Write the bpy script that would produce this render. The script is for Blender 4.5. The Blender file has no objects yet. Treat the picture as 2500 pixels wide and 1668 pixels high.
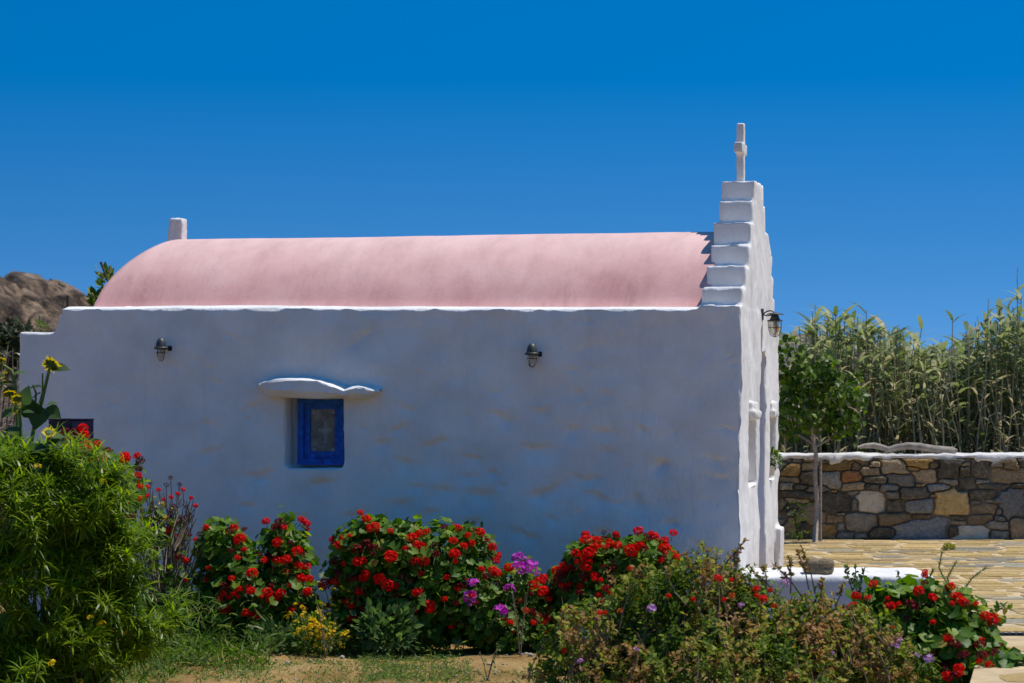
import bpy, bmesh, math, random
import numpy as np
from mathutils import Vector, Matrix, Euler

random.seed(7)
RNG = np.random.default_rng(7)
sc = bpy.context.scene
COL = sc.collection

# ------------------------------------------------------------------ camera, sky, sun, exposure
CAMZ = 1.95                       # eye height above the garden soil
LENS = 85.0
F = LENS / 36.0 * 2500.0          # focal length in photograph pixels
HOR = 969.0                       # horizon row in the photograph
cam_d = bpy.data.cameras.new('camera')
cam_d.lens = LENS; cam_d.sensor_width = 36.0
cam_d.shift_y = (HOR - 834.0) / 2500.0
cam_d.clip_start = 0.1; cam_d.clip_end = 4000
cam_d.dof.use_dof = True; cam_d.dof.focus_distance = 18.9; cam_d.dof.aperture_fstop = 4.5
cam = bpy.data.objects.new('camera', cam_d); COL.objects.link(cam)
cam.location = (0, 0, CAMZ); cam.rotation_euler = (math.radians(90), 0, 0)
sc.camera = cam

ALPHA = math.radians(12.5)        # the chapel is turned by this much
ca, sa = math.cos(ALPHA), math.sin(ALPHA)
su, sw, sz = .37, .15, .92        # sun direction along facade normal, along depth, up
S = Vector((su * ca + sw * sa, -su * sa + sw * ca, sz)).normalized()
sun_d = bpy.data.lights.new('sun', 'SUN'); sun_d.energy = 4.6; sun_d.angle = math.radians(.53)
sun_d.color = (1.0, .965, .91)
sun = bpy.data.objects.new('sun', sun_d); COL.objects.link(sun)
sun.rotation_euler = S.to_track_quat('Z', 'Y').to_euler(); sun.location = (6, 10, 20)

world = bpy.data.worlds.new('World'); sc.world = world; world.use_nodes = True
nt = world.node_tree; nt.nodes.clear()
def N(t, kind, **kw):
    n = t.nodes.new(kind)
    for k, v in kw.items(): setattr(n, k, v)
    return n
out = N(nt, 'ShaderNodeOutputWorld'); bg = N(nt, 'ShaderNodeBackground')
sky = N(nt, 'ShaderNodeTexSky', sky_type='NISHITA')
sky.sun_disc = False
sky.sun_elevation = math.asin(S.z); sky.sun_rotation = math.atan2(S.x, S.y)
sky.altitude = 0; sky.air_density = 1.0; sky.dust_density = 0.0; sky.ozone_density = 6.0
tc = N(nt, 'ShaderNodeTexCoord'); ma = N(nt, 'ShaderNodeVectorMath', operation='MULTIPLY_ADD')
ma.inputs[1].default_value = (1, 1, 5.5); ma.inputs[2].default_value = (0, 0, .26)
nrm = N(nt, 'ShaderNodeVectorMath', operation='NORMALIZE')
nt.links.new(tc.outputs['Generated'], ma.inputs[0]); nt.links.new(ma.outputs[0], nrm.inputs[0])
nt.links.new(nrm.outputs[0], sky.inputs[0])
hs = N(nt, 'ShaderNodeHueSaturation'); hs.inputs['Saturation'].default_value = 1.36
hs.inputs['Hue'].default_value = .494
# the air is a little paler towards the horizon
sp = N(nt, 'ShaderNodeSeparateXYZ'); nt.links.new(tc.outputs['Generated'], sp.inputs[0])
mrs = N(nt, 'ShaderNodeMapRange'); mrs.inputs[1].default_value = 0.0; mrs.inputs[2].default_value = .22; mrs.inputs[3].default_value = 1.18; mrs.inputs[4].default_value = 1.44
nt.links.new(sp.outputs[2], mrs.inputs[0]); nt.links.new(mrs.outputs[0], hs.inputs['Saturation'])
nt.links.new(sky.outputs[0], hs.inputs['Color'])
nt.links.new(hs.outputs[0], bg.inputs['Color']); bg.inputs['Strength'].default_value = .15
nt.links.new(bg.outputs[0], out.inputs[0])

sc.view_settings.view_transform = 'Standard'; sc.view_settings.look = 'None'
sc.view_settings.exposure = 0.0; sc.view_settings.gamma = 1.0
sc.view_settings.use_curve_mapping = False
sc.render.engine = 'CYCLES'
sc.cycles.max_bounces = 8; sc.cycles.transparent_max_bounces = 8

# ------------------------------------------------------------------ helpers
def P(px, py, D):
    """point seen at photograph pixel (px, py) at depth D metres"""
    return np.array([(px - 1250.0) / F * D, D, CAMZ - (py - HOR) / F * D])

def h3(i, j, k, s):
    v = np.sin(i * 127.1 + j * 311.7 + k * 74.7 + s * 19.19) * 43758.5453
    return v - np.floor(v)
def vnoise(p, s=0.0):
    p = np.asarray(p, float); i = np.floor(p); f = p - i; f = f * f * (3 - 2 * f)
    r = 0
    for a in (0, 1):
        for b in (0, 1):
            for c in (0, 1):
                w = (f[:, 0] if a else 1 - f[:, 0]) * (f[:, 1] if b else 1 - f[:, 1]) * (f[:, 2] if c else 1 - f[:, 2])
                r = r + w * h3(i[:, 0] + a, i[:, 1] + b, i[:, 2] + c, s)
    return r
def fbm(p, s=0.0, o=4):
    p = np.asarray(p, float); r = 0; a = .5; t = 0
    for k in range(o):
        r = r + a * vnoise(p * 2 ** k, s + k); t += a; a *= .5
    return r / t

class MB:
    def __init__(s): s.v = []; s.f = []; s.t = []; s.m = []; s.n = 0
    def add(s, v, f, tint=0.0, mat=0):
        v = np.asarray(v, float).reshape(-1, 3)
        s.v.append(v); t = np.empty(len(v)); t[:] = tint; s.t.append(t)
        for q in f: s.f.append(tuple(int(x) + s.n for x in q)); s.m.append(mat)
        s.n += len(v); return s
    def inst(s, tv, tf, R, T, tint, mat=0):
        n = len(T); k = len(tv)
        V = np.einsum('nij,kj->nki', R, tv) + T[:, None, :]
        s.v.append(V.reshape(-1, 3)); s.t.append(np.repeat(np.asarray(tint, float) * np.ones(n), k))
        tf = np.asarray(tf)
        Fa = (tf[None] + (np.arange(n) * k)[:, None, None] + s.n).reshape(-1, tf.shape[1])
        s.f.extend(map(tuple, Fa.tolist())); s.m.extend([mat] * len(Fa)); s.n += n * k; return s
    def tube(s, pts, radii, seg=5, tint=0.0, mat=0, cap=True):
        pts = np.asarray(pts, float); n = len(pts); radii = np.ones(n) * radii
        tg = np.gradient(pts, axis=0); tg /= np.linalg.norm(tg, axis=1)[:, None] + 1e-9
        ref = np.array([0, 1, .17]) if abs(tg[0][2]) > .8 else np.array([0, 0, 1.])
        V = []
        for i in range(n):
            a = np.cross(tg[i], ref); a /= np.linalg.norm(a) + 1e-9; b = np.cross(tg[i], a)
            for k in range(seg):
                th = 2 * math.pi * k / seg
                V.append(pts[i] + radii[i] * (math.cos(th) * a + math.sin(th) * b))
        Fc = [(i * seg + k, i * seg + (k + 1) % seg, (i + 1) * seg + (k + 1) % seg, (i + 1) * seg + k) for i in range(n - 1) for k in range(seg)]
        if cap: Fc += [tuple(range(seg)), tuple(range((n - 1) * seg, n * seg))[::-1]]
        return s.add(V, Fc, tint, mat)
    def lathe(s, prof, seg=16, c=(0, 0, 0), tint=0.0, mat=0):
        V = [(c[0] + r * math.cos(2 * math.pi * k / seg), c[1] + r * math.sin(2 * math.pi * k / seg), c[2] + z) for r, z in prof for k in range(seg)]
        n = len(prof)
        Fc = [(i * seg + k, i * seg + (k + 1) % seg, (i + 1) * seg + (k + 1) % seg, (i + 1) * seg + k) for i in range(n - 1) for k in range(seg)]
        return s.add(V, Fc, tint, mat)
    def box(s, x0, x1, y0, y1, z0, z1, tint=0.0, mat=0):
        V = [(x, y, z) for x in (x0, x1) for y in (y0, y1) for z in (z0, z1)]
        Fc = [(0, 1, 3, 2), (4, 6, 7, 5), (0, 4, 5, 1), (2, 3, 7, 6), (0, 2, 6, 4), (1, 5, 7, 3)]
        return s.add(V, Fc, tint, mat)
    def mesh(s, name, mats, smooth=False, off=None):
        V = np.concatenate(s.v) if s.v else np.zeros((0, 3))
        if off is not None: V = V - np.asarray(off)
        me = bpy.data.meshes.new(name); me.from_pydata(V.tolist(), [], s.f)
        for m in (mats if isinstance(mats, (list, tuple)) else [mats]): me.materials.append(m)
        if len(set(s.m)) > 1: me.polygons.foreach_set('material_index', s.m)
        if smooth: me.polygons.foreach_set('use_smooth', [True] * len(me.polygons))
        at = me.attributes.new('tint', 'FLOAT', 'POINT'); at.data.foreach_set('value', np.concatenate(s.t))
        me.update(); return me

def link(name, me, parent=None, loc=None):
    o = bpy.data.objects.new(name, me); COL.objects.link(o)
    if parent is not None: o.parent = parent
    if loc is not None: o.location = loc
    return o
def empty(name, loc=(0, 0, 0), rz=0):
    o = bpy.data.objects.new(name, None); COL.objects.link(o); o.location = loc; o.rotation_euler = (0, 0, rz)
    o.empty_display_size = .1; return o
def tag(o, label=None, cat=None, group=None, kind=None):
    if label: o['label'] = label
    if cat: o['category'] = cat
    if group: o['group'] = group
    if kind: o['kind'] = kind
    return o

def bevel_mesh(me, w=.004, seg=1):
    bm = bmesh.new(); bm.from_mesh(me)
    bmesh.ops.recalc_face_normals(bm, faces=bm.faces)
    bmesh.ops.bevel(bm, geom=list(bm.edges), offset=w, segments=seg, affect='EDGES')
    bm.to_mesh(me); bm.free(); return me
def fixn(me):
    bm = bmesh.new(); bm.from_mesh(me); bmesh.ops.recalc_face_normals(bm, faces=bm.faces); bm.to_mesh(me); bm.free(); return me

def remesh_boxes(boxes, voxel, it=4, fac=.5, pre=None):
    """union of boxes -> soft hand-plastered solid; returns verts, quads"""
    b = MB()
    for q in boxes: b.box(*q)
    me = fixn(b.mesh('tmp_remesh', []))
    o = link('tmp_remesh', me)
    m = o.modifiers.new('r', 'REMESH'); m.mode = 'VOXEL'; m.voxel_size = voxel; m.use_smooth_shade = True
    if it:
        m2 = o.modifiers.new('s', 'SMOOTH'); m2.factor = fac; m2.iterations = it
    dg = bpy.context.evaluated_depsgraph_get(); ev = o.evaluated_get(dg); em = ev.to_mesh()
    V = np.empty(len(em.vertices) * 3, np.float32); em.vertices.foreach_get('co', V); V = V.reshape(-1, 3)
    Nn = np.empty(len(em.vertices) * 3, np.float32); em.vertices.foreach_get('normal', Nn); Nn = Nn.reshape(-1, 3)
    Q = [list(p.vertices) for p in em.polygons]
    if all(len(q) == 4 for q in Q): Q = np.array(Q)
    ev.to_mesh_clear(); bpy.data.objects.remove(o); bpy.data.meshes.remove(me)
    return V, Nn, Q

def mesh_vf(name, V, Fc, mat, smooth=True):
    me = bpy.data.meshes.new(name); me.from_pydata(np.asarray(V).tolist(), [], [tuple(int(i) for i in f) for f in Fc])
    me.materials.append(mat)
    if smooth: me.polygons.foreach_set('use_smooth', [True] * len(me.polygons))
    me.update(); return me

# ------------------------------------------------------------------ materials
def mat(name):
    m = bpy.data.materials.new(name); m.use_nodes = True; t = m.node_tree; t.nodes.clear()
    o = N(t, 'ShaderNodeOutputMaterial'); b = N(t, 'ShaderNodeBsdfPrincipled'); t.links.new(b.outputs[0], o.inputs[0])
    return m, t, b, o
def ramp(t, stops, src=None):
    r = N(t, 'ShaderNodeValToRGB'); e = r.color_ramp.elements
    while len(e) < len(stops): e.new(.5)
    for k, (p, c) in enumerate(stops): e[k].position = p; e[k].color = tuple(c) + (1,)
    if src is not None: t.links.new(src, r.inputs[0])
    return r
def noise(t, scale, detail=4, rough=.55, coord='Object', mapping=None):
    c = N(t, 'ShaderNodeTexCoord'); n = N(t, 'ShaderNodeTexNoise'); n.inputs['Scale'].default_value = scale
    n.inputs['Detail'].default_value = detail; n.inputs['Roughness'].default_value = rough
    if mapping:
        mp = N(t, 'ShaderNodeMapping'); mp.inputs['Scale'].default_value = mapping
        t.links.new(c.outputs[coord], mp.inputs[0]); t.links.new(mp.outputs[0], n.inputs['Vector'])
    else: t.links.new(c.outputs[coord], n.inputs['Vector'])
    return n
def bump(t, b, src, strength, dist):
    n = N(t, 'ShaderNodeBump'); n.inputs['Strength'].default_value = strength; n.inputs['Distance'].default_value = dist
    t.links.new(src, n.inputs['Height']); t.links.new(n.outputs[0], b.inputs['Normal']); return n
def simple(name, col, rough=.6, metal=0, var=.25, vs=30, bs=.2, bd=.002, spec=.3):
    m, t, b, o = mat(name)
    n = noise(t, vs); lo = tuple(max(0, c * (1 - var)) for c in col); hi = tuple(min(1, c * (1 + var)) for c in col)
    r = ramp(t, [(.3, lo), (.7, hi)], n.outputs['Fac']); t.links.new(r.outputs[0], b.inputs['Base Color'])
    b.inputs['Roughness'].default_value = rough; b.inputs['Metallic'].default_value = metal
    b.inputs['Specular IOR Level'].default_value = spec
    if bs: bump(t, b, n.outputs['Fac'], bs, bd)
    return m

def plaster(name, lo, hi, streak=None):
    m, t, b, o = mat(name)
    n1 = noise(t, 2.2, 5, .6); r = ramp(t, [(.3, lo), (.62, hi)], n1.outputs['Fac'])
    t.links.new(r.outputs[0], b.inputs['Base Color'])
    b.inputs['Roughness'].default_value = .85; b.inputs['Specular IOR Level'].default_value = .15
    n2 = noise(t, 26, 5, .6, mapping=(1, 1, .45)); n3 = noise(t, 120, 3)
    ad = N(t, 'ShaderNodeMath', operation='MULTIPLY_ADD'); ad.inputs[1].default_value = .25
    t.links.new(n3.outputs['Fac'], ad.inputs[0]); t.links.new(n2.outputs['Fac'], ad.inputs[2])
    bump(t, b, ad.outputs[0], .6, .014)
    # rain-splash dirt along the foot and faint run-down stains
    c = N(t, 'ShaderNodeTexCoord'); sp_ = N(t, 'ShaderNodeSeparateXYZ'); t.links.new(c.outputs['Object'], sp_.inputs[0])
    hgt = N(t, 'ShaderNodeMapRange'); hgt.inputs[1].default_value = .05; hgt.inputs[2].default_value = .75; hgt.inputs[3].default_value = .55; hgt.inputs[4].default_value = 0
    t.links.new(sp_.outputs[2], hgt.inputs[0]); n4 = noise(t, 7, 6, .7); n5 = noise(t, 3.2, 6, .65, mapping=(2.2, 2.2, .22))
    ml = N(t, 'ShaderNodeMath', operation='MULTIPLY'); t.links.new(hgt.outputs[0], ml.inputs[0]); t.links.new(n4.outputs['Fac'], ml.inputs[1])
    st_ = ramp(t, [(.58, (0, 0, 0)), (.78, (.16, .16, .16))], n5.outputs['Fac']); am = N(t, 'ShaderNodeMath', operation='ADD'); t.links.new(ml.outputs[0], am.inputs[0]); t.links.new(st_.outputs[0], am.inputs[1])
    mx_ = N(t, 'ShaderNodeMix', data_type='RGBA'); t.links.new(am.outputs[0], mx_.inputs[0]); t.links.new(r.outputs[0], mx_.inputs[6]); mx_.inputs[7].default_value = (.40, .35, .28, 1)
    t.links.new(mx_.outputs[2], b.inputs['Base Color'])
    return m
M_WHITE = plaster('whitewash', (.66, .63, .59), (.80, .765, .72))

# faded pink render on the vault: mottled wash, grey streaks running down
m, t, b, o = mat('pink_render'); M_PINK = m
n1 = noise(t, 1.6, 6, .65); n2 = noise(t, 3.2, 6, .7, mapping=(1.2, .35, .35)); n3 = noise(t, 40, 4)
r1 = ramp(t, [(.3, (.62, .30, .275)), (.5, (.70, .375, .335)), (.72, (.75, .45, .40))], n1.outputs['Fac'])
r2 = ramp(t, [(.56, (1, 1, 1)), (.80, (.70, .69, .69))], n2.outputs['Fac'])
mx = N(t, 'ShaderNodeMix', data_type='RGBA', blend_type='MULTIPLY'); mx.inputs[0].default_value = 1
t.links.new(r1.outputs[0], mx.inputs[6]); t.links.new(r2.outputs[0], mx.inputs[7])
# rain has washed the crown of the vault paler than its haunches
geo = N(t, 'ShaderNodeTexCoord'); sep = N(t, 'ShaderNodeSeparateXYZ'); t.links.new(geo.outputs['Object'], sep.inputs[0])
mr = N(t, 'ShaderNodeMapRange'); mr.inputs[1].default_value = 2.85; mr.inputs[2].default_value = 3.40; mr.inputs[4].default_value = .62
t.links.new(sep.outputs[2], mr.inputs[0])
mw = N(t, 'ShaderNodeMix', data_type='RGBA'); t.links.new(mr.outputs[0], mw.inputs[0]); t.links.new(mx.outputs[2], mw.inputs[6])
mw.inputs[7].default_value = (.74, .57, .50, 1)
# specks, pock marks and brush streaks in the render
n6 = noise(t, 34, 2, .5); r6 = ramp(t, [(.74, (1, 1, 1)), (.79, (.66, .62, .6))], n6.outputs['Fac'])
n7 = noise(t, 5, 8, .7, mapping=(.9, .3, .3)); r7 = ramp(t, [(.30, (.85, .82, .82)), (.56, (1.0, 1.0, 1.0))], n7.outputs['Fac'])
m6 = N(t, 'ShaderNodeMix', data_type='RGBA', blend_type='MULTIPLY'); m6.inputs[0].default_value = 1; t.links.new(mw.outputs[2], m6.inputs[6]); t.links.new(r6.outputs[0], m6.inputs[7])
m7 = N(t, 'ShaderNodeMix', data_type='RGBA', blend_type='MULTIPLY'); m7.inputs[0].default_value = 1; t.links.new(m6.outputs[2], m7.inputs[6]); t.links.new(r7.outputs[0], m7.inputs[7])
t.links.new(m7.outputs[2], b.inputs['Base Color']); b.inputs['Roughness'].default_value = .85; b.inputs['Specular IOR Level'].default_value = .15
ab = N(t, 'ShaderNodeMath', operation='ADD'); t.links.new(n3.outputs['Fac'], ab.inputs[0]); t.links.new(n7.outputs['Fac'], ab.inputs[1])
bump(t, b, ab.outputs[0], .18, .010)

M_BLUE = simple('blue_paint', (.006, .095, .42), .45, var=.45, vs=26, bs=.25)
M_IRON = simple('weathered_bronze', (.075, .08, .07), .5, .55, var=.35, vs=60)
M_DARKMETAL = simple('dark_metal', (.02, .022, .024), .5, .5, vs=60)
M_CAB = simple('plum_metal', (.012, .009, .028), .42, .1, var=.25, vs=8, bs=.05)
m, t, b, o = mat('lamp_glass'); M_GLASS = m
b.inputs['Base Color'].default_value = (.72, .68, .56, 1); b.inputs['Roughness'].default_value = .18
b.inputs['Transmission Weight'].default_value = .75; b.inputs['IOR'].default_value = 1.3
M_BULB = simple('amber_bulb', (.62, .36, .10), .35, var=.15, vs=40, bs=0)
m, t, b, o = mat('lace_glass'); M_PANE = m       # figured glass with a net curtain right behind it
n1 = noise(t, 300, 2); n2 = noise(t, 14, 3)
r1 = ramp(t, [(.40, (.10, .097, .08)), (.62, (.42, .40, .345))], n1.outputs['Fac'])
r2 = ramp(t, [(.35, (.5, .5, .5)), (.7, (1, 1, 1))], n2.outputs['Fac'])
mx = N(t, 'ShaderNodeMix', data_type='RGBA', blend_type='MULTIPLY'); mx.inputs[0].default_value = 1
t.links.new(r1.outputs[0], mx.inputs[6]); t.links.new(r2.outputs[0], mx.inputs[7]); t.links.new(mx.outputs[2], b.inputs['Base Color'])
b.inputs['Roughness'].default_value = .22; bump(t, b, n1.outputs['Fac'], .3, .001)
M_LACE = simple('white_thread', (.62, .64, .64), .7, bs=0)
M_WOOD = simple('bleached_wood', (.30, .25, .20), .8, var=.35, vs=14, bs=.5, bd=.006)
M_BARK = simple('pale_bark', (.33, .27, .22), .85, var=.35, vs=40, bs=.5, bd=.004)
M_STEM = simple('green_stem', (.10, .15, .03), .6, vs=25, bs=0)
M_TWIG = simple('brown_twig', (.20, .14, .09), .8, var=.4, vs=20, bs=0)
M_MORTAR = simple('earth_mortar', (.20, .165, .12), .95, var=.35, vs=18, bs=.6, bd=.02)
M_JOINT = simple('paving_joint', (.50, .365, .20), .95, var=.22, vs=7, bs=.4, bd=.006)

def stone_mat(name, cols, mott=.5):
    m, t, b, o = mat(name)
    oi = N(t, 'ShaderNodeObjectInfo'); n = noise(t, 16, 7, .75); n2 = noise(t, 70, 4, .7)
    # every stone shifts the pattern by its own random amount
    for nd in (n, n2):
        c = N(t, 'ShaderNodeTexCoord'); ad = N(t, 'ShaderNodeVectorMath', operation='ADD'); ml = N(t, 'ShaderNodeMath', operation='MULTIPLY'); ml.inputs[1].default_value = 37.
        t.links.new(oi.outputs['Random'], ml.inputs[0]); t.links.new(c.outputs['Object'], ad.inputs[0]); t.links.new(ml.outputs[0], ad.inputs[1])
        t.links.new(ad.outputs[0], nd.inputs['Vector'])
    r = ramp(t, [(.28, cols[0]), (.48, cols[1]), (.70, cols[2])], n.outputs['Fac'])
    r2 = ramp(t, [(.35, (1 - mott,) * 3), (.65, (1.0,) * 3)], n2.outputs['Fac'])
    mx = N(t, 'ShaderNodeMix', data_type='RGBA', blend_type='MULTIPLY'); mx.inputs[0].default_value = 1
    t.links.new(r.outputs[0], mx.inputs[6]); t.links.new(r2.outputs[0], mx.inputs[7])
    hv = N(t, 'ShaderNodeHueSaturation'); mr = N(t, 'ShaderNodeMapRange'); mr.inputs[3].default_value = .72; mr.inputs[4].default_value = 1.28
    t.links.new(oi.outputs['Random'], mr.inputs[0]); t.links.new(mr.outputs[0], hv.inputs['Value']); t.links.new(mx.outputs[2], hv.inputs['Color'])
    t.links.new(hv.outputs[0], b.inputs['Base Color']); b.inputs['Roughness'].default_value = .88; b.inputs['Specular IOR Level'].default_value = .2
    ad = N(t, 'ShaderNodeMath', operation='MULTIPLY_ADD'); ad.inputs[1].default_value = .4
    t.links.new(n2.outputs['Fac'], ad.inputs[0]); t.links.new(n.outputs['Fac'], ad.inputs[2]); bump(t, b, ad.outputs[0], 1.0, .03)
    return m
ST = {
 'g': stone_mat('stone_grey', [(0.214, 0.197, 0.157), (0.362, 0.330, 0.263), (0.509, 0.470, 0.370)]),
 'b': stone_mat('stone_blue_grey', [(0.201, 0.197, 0.179), (0.322, 0.318, 0.291), (0.442, 0.432, 0.392)]),
 'd': stone_mat('stone_dark', [(0.094, 0.083, 0.062), (0.188, 0.159, 0.112), (0.348, 0.305, 0.213)], .6),
 'r': stone_mat('stone_brown', [(0.201, 0.146, 0.084), (0.335, 0.248, 0.146), (0.469, 0.356, 0.213)]),
 't': stone_mat('stone_tan', [(0.348, 0.254, 0.146), (0.509, 0.381, 0.224), (0.643, 0.508, 0.314)]),
 'o': stone_mat('stone_ochre', [(0.268, 0.152, 0.050), (0.469, 0.292, 0.101), (0.616, 0.432, 0.202)]),
 'u': stone_mat('stone_rust', [(0.268, 0.114, 0.045), (0.456, 0.203, 0.078), (0.509, 0.305, 0.157)]),
 'p': stone_mat('stone_pale', [(0.563, 0.470, 0.336), (0.750, 0.635, 0.470), (0.750, 0.720, 0.560)], .2),
 'y': stone_mat('stone_gold', [(0.402, 0.254, 0.090), (0.616, 0.419, 0.168), (0.737, 0.546, 0.280)], .35),
}
PV = [stone_mat('paver_gold', [(.42, .265, .085), (.58, .39, .145), (.66, .48, .22)], .25),
      stone_mat('paver_tan', [(.44, .295, .12), (.58, .40, .18), (.66, .50, .27)], .25),
      stone_mat('paver_grey', [(.28, .24, .17), (.38, .33, .235), (.50, .44, .33)], .3)]

def leaf_mat(name, stops, src='tint', rough=.45, trans=.42, spec=.22):
    m, t, b, o = mat(name)
    if src == 'tint': a = N(t, 'ShaderNodeAttribute', attribute_name='tint'); s = a.outputs['Fac']
    else: a = N(t, 'ShaderNodeObjectInfo'); s = a.outputs['Random']
    r = ramp(t, stops, s); t.links.new(r.outputs[0], b.inputs['Base Color'])
    b.inputs['Roughness'].default_value = rough; b.inputs['Specular IOR Level'].default_value = spec
    tr = N(t, 'ShaderNodeBsdfTranslucent'); hv = N(t, 'ShaderNodeHueSaturation'); hv.inputs['Value'].default_value = 1.75; hv.inputs['Saturation'].default_value = 1.12
    t.links.new(r.outputs[0], hv.inputs['Color']); t.links.new(hv.outputs[0], tr.inputs['Color'])
    ms = N(t, 'ShaderNodeMixShader'); ms.inputs[0].default_value = trans
    t.links.new(b.outputs[0], ms.inputs[1]); t.links.new(tr.outputs[0], ms.inputs[2]); t.links.new(ms.outputs[0], o.inputs[0])
    return m
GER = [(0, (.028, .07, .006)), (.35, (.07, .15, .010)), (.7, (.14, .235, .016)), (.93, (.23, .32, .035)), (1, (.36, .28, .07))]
M_GER = leaf_mat('geranium_leaf', GER); M_GERO = leaf_mat('geranium_leaf_single', GER, 'obj')
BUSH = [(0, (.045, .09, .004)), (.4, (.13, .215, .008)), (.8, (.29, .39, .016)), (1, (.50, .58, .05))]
M_BUSH = leaf_mat('narrow_leaf', BUSH, rough=.35, trans=.48)
OLIVE = [(0, (.065, .11, .012)), (.3, (.17, .23, .028)), (.52, (.34, .37, .06)), (.66, (.33, .24, .07)), (.82, (.30, .15, .055)), (1, (.38, .235, .10))]
M_OLIVE = leaf_mat('dry_shrub_leaf', OLIVE, trans=.35, rough=.6, spec=.12)
M_SAGE = leaf_mat('sage_leaf', [(0, (.035, .07, .02)), (.5, (.075, .14, .035)), (1, (.15, .23, .06))], rough=.5)
M_WEED = leaf_mat('weed_blade', [(0, (.04, .085, .010)), (.45, (.09, .165, .022)), (.8, (.17, .25, .045)), (1, (.32, .28, .12))], rough=.5)
M_FEATHER = leaf_mat('feathery_weed', [(0, (.06, .11, .02)), (.6, (.13, .21, .04)), (1, (.26, .30, .10))], rough=.6)
REED = [(0, (.06, .09, .025)), (.35, (.15, .19, .055)), (.6, (.29, .32, .13)), (.8, (.41, .39, .21)), (1, (.46, .37, .23))]
M_REED = leaf_mat('reed_leaf', REED, rough=.5, trans=.35, spec=.3); M_CANE = leaf_mat('reed_cane', [(0, (.10, .12, .05)), (.5, (.25, .22, .11)), (1, (.38, .30, .19))], trans=0)
M_DRY = leaf_mat('dead_reed', [(0, (.10, .08, .06)), (.5, (.20, .16, .12)), (1, (.34, .29, .23))], trans=.1, rough=.7)
M_TREE = leaf_mat('tree_leaf', [(0, (.028, .06, .006)), (.5, (.065, .12, .010)), (1, (.15, .215, .025))], rough=.4)
M_TREEO = leaf_mat('tree_leaf_single', [(0, (.028, .06, .006)), (.5, (.065, .12, .010)), (1, (.15, .215, .025))], 'obj', rough=.4)
M_SUNL = leaf_mat('sunflower_leaf', [(0, (.03, .06, .015)), (.5, (.06, .11, .03)), (1, (.11, .17, .05))], 'obj', rough=.5)
M_RED = leaf_mat('red_petal', [(0, (.46, .003, .004)), (.6, (.74, .008, .007)), (1, (.86, .026, .016))], trans=.22, rough=.6, spec=.06)
M_WINE = leaf_mat('wilted_petal', [(0, (.07, .006, .010)), (.6, (.16, .010, .014)), (1, (.30, .02, .02))], trans=.15, rough=.7, spec=.1)
M_BROWNH = leaf_mat('dead_flower', [(0, (.03, .014, .010)), (.6, (.075, .032, .02)), (1, (.17, .03, .02))], trans=.05, rough=.8, spec=.1)
M_PURP = leaf_mat('purple_petal', [(0, (.42, .025, .36)), (1, (.70, .10, .58))], trans=.22, rough=.6, spec=.06)
M_LILAC = leaf_mat('lilac_petal', [(0, (.42, .16, .42)), (1, (.62, .36, .62))], trans=.22, rough=.6, spec=.06)
M_YEL = leaf_mat('yellow_petal', [(0, (.60, .36, .004)), (1, (.80, .60, .02))], trans=.3, rough=.5, spec=.2)
M_ORANGE = leaf_mat('orange_petal', [(0, (.50, .06, .006)), (1, (.70, .16, .02))], trans=.3, rough=.5, spec=.2)
M_SEED = simple('sunflower_back', (.07, .11, .025), .7, bs=.3, vs=80)

# ------------------------------------------------------------------ ground
# garden soil: one sheet out to the horizon, gently rolling near the camera
gx = np.concatenate([[-2500, -600, -150, -40, -14], np.linspace(-6, 4, 61), [8, 14, 40, 150, 600, 2500]])
gy = np.concatenate([[-300, 0, 8], np.linspace(13, 20.5, 76), [24, 30, 60, 200, 800, 3000]])
GX, GY = np.meshgrid(gx, gy); pts = np.stack([GX.ravel(), GY.ravel(), 0 * GX.ravel()], 1)
near = np.clip(1 - np.abs(pts[:, 0] + 1) / 5, 0, 1) * np.clip(1 - np.abs(pts[:, 1] - 17) / 3.6, 0, 1)
pts[:, 2] = ((fbm(pts * 1.6, 3, 4) - .5) * .12 + (fbm(pts * 9, 5, 3) - .5) * .03) * np.clip(near * 3, 0, 1) - .01
nx = len(gx); FC = [(j * nx + i, j * nx + i + 1, (j + 1) * nx + i + 1, (j + 1) * nx + i) for j in range(len(gy) - 1) for i in range(nx - 1)]
m, t, b, o = mat('garden_soil')
n1 = noise(t, 1.4, 6, .6); n2 = noise(t, 28, 6, .7); n3 = noise(t, 130, 3, .7)
r1 = ramp(t, [(.3, (.25, .145, .048)), (.5, (.43, .265, .095)), (.7, (.53, .355, .15))], n1.outputs['Fac'])
r2 = ramp(t, [(.3, (.55, .52, .5)), (.6, (1, 1, 1))], n2.outputs['Fac'])
mx = N(t, 'ShaderNodeMix', data_type='RGBA', blend_type='MULTIPLY'); mx.inputs[0].default_value = 1
t.links.new(r1.outputs[0], mx.inputs[6]); t.links.new(r2.outputs[0], mx.inputs[7]); t.links.new(mx.outputs[2], b.inputs['Base Color'])
b.inputs['Roughness'].default_value = .95; b.inputs['Specular IOR Level'].default_value = .1
ad = N(t, 'ShaderNodeMath', operation='MULTIPLY_ADD'); ad.inputs[1].default_value = .35; t.links.new(n3.outputs['Fac'], ad.inputs[0]); t.links.new(n2.outputs['Fac'], ad.inputs[2])
bump(t, b, ad.outputs[0], .9, .03); M_SOIL = m
tag(link('ground', mesh_vf('ground', pts, FC, M_SOIL)), kind='structure')

def soil_z(x, y):
    p = np.array([[x, y, 0.]]); nr = max(0, 1 - abs(x + 1) / 5) * max(0, 1 - abs(y - 17) / 3.6)
    return float(((fbm(p * 1.6, 3, 4) - .5) * .12 + (fbm(p * 9, 5, 3) - .5) * .03)[0] * min(1, nr * 3) - .01)

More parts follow.
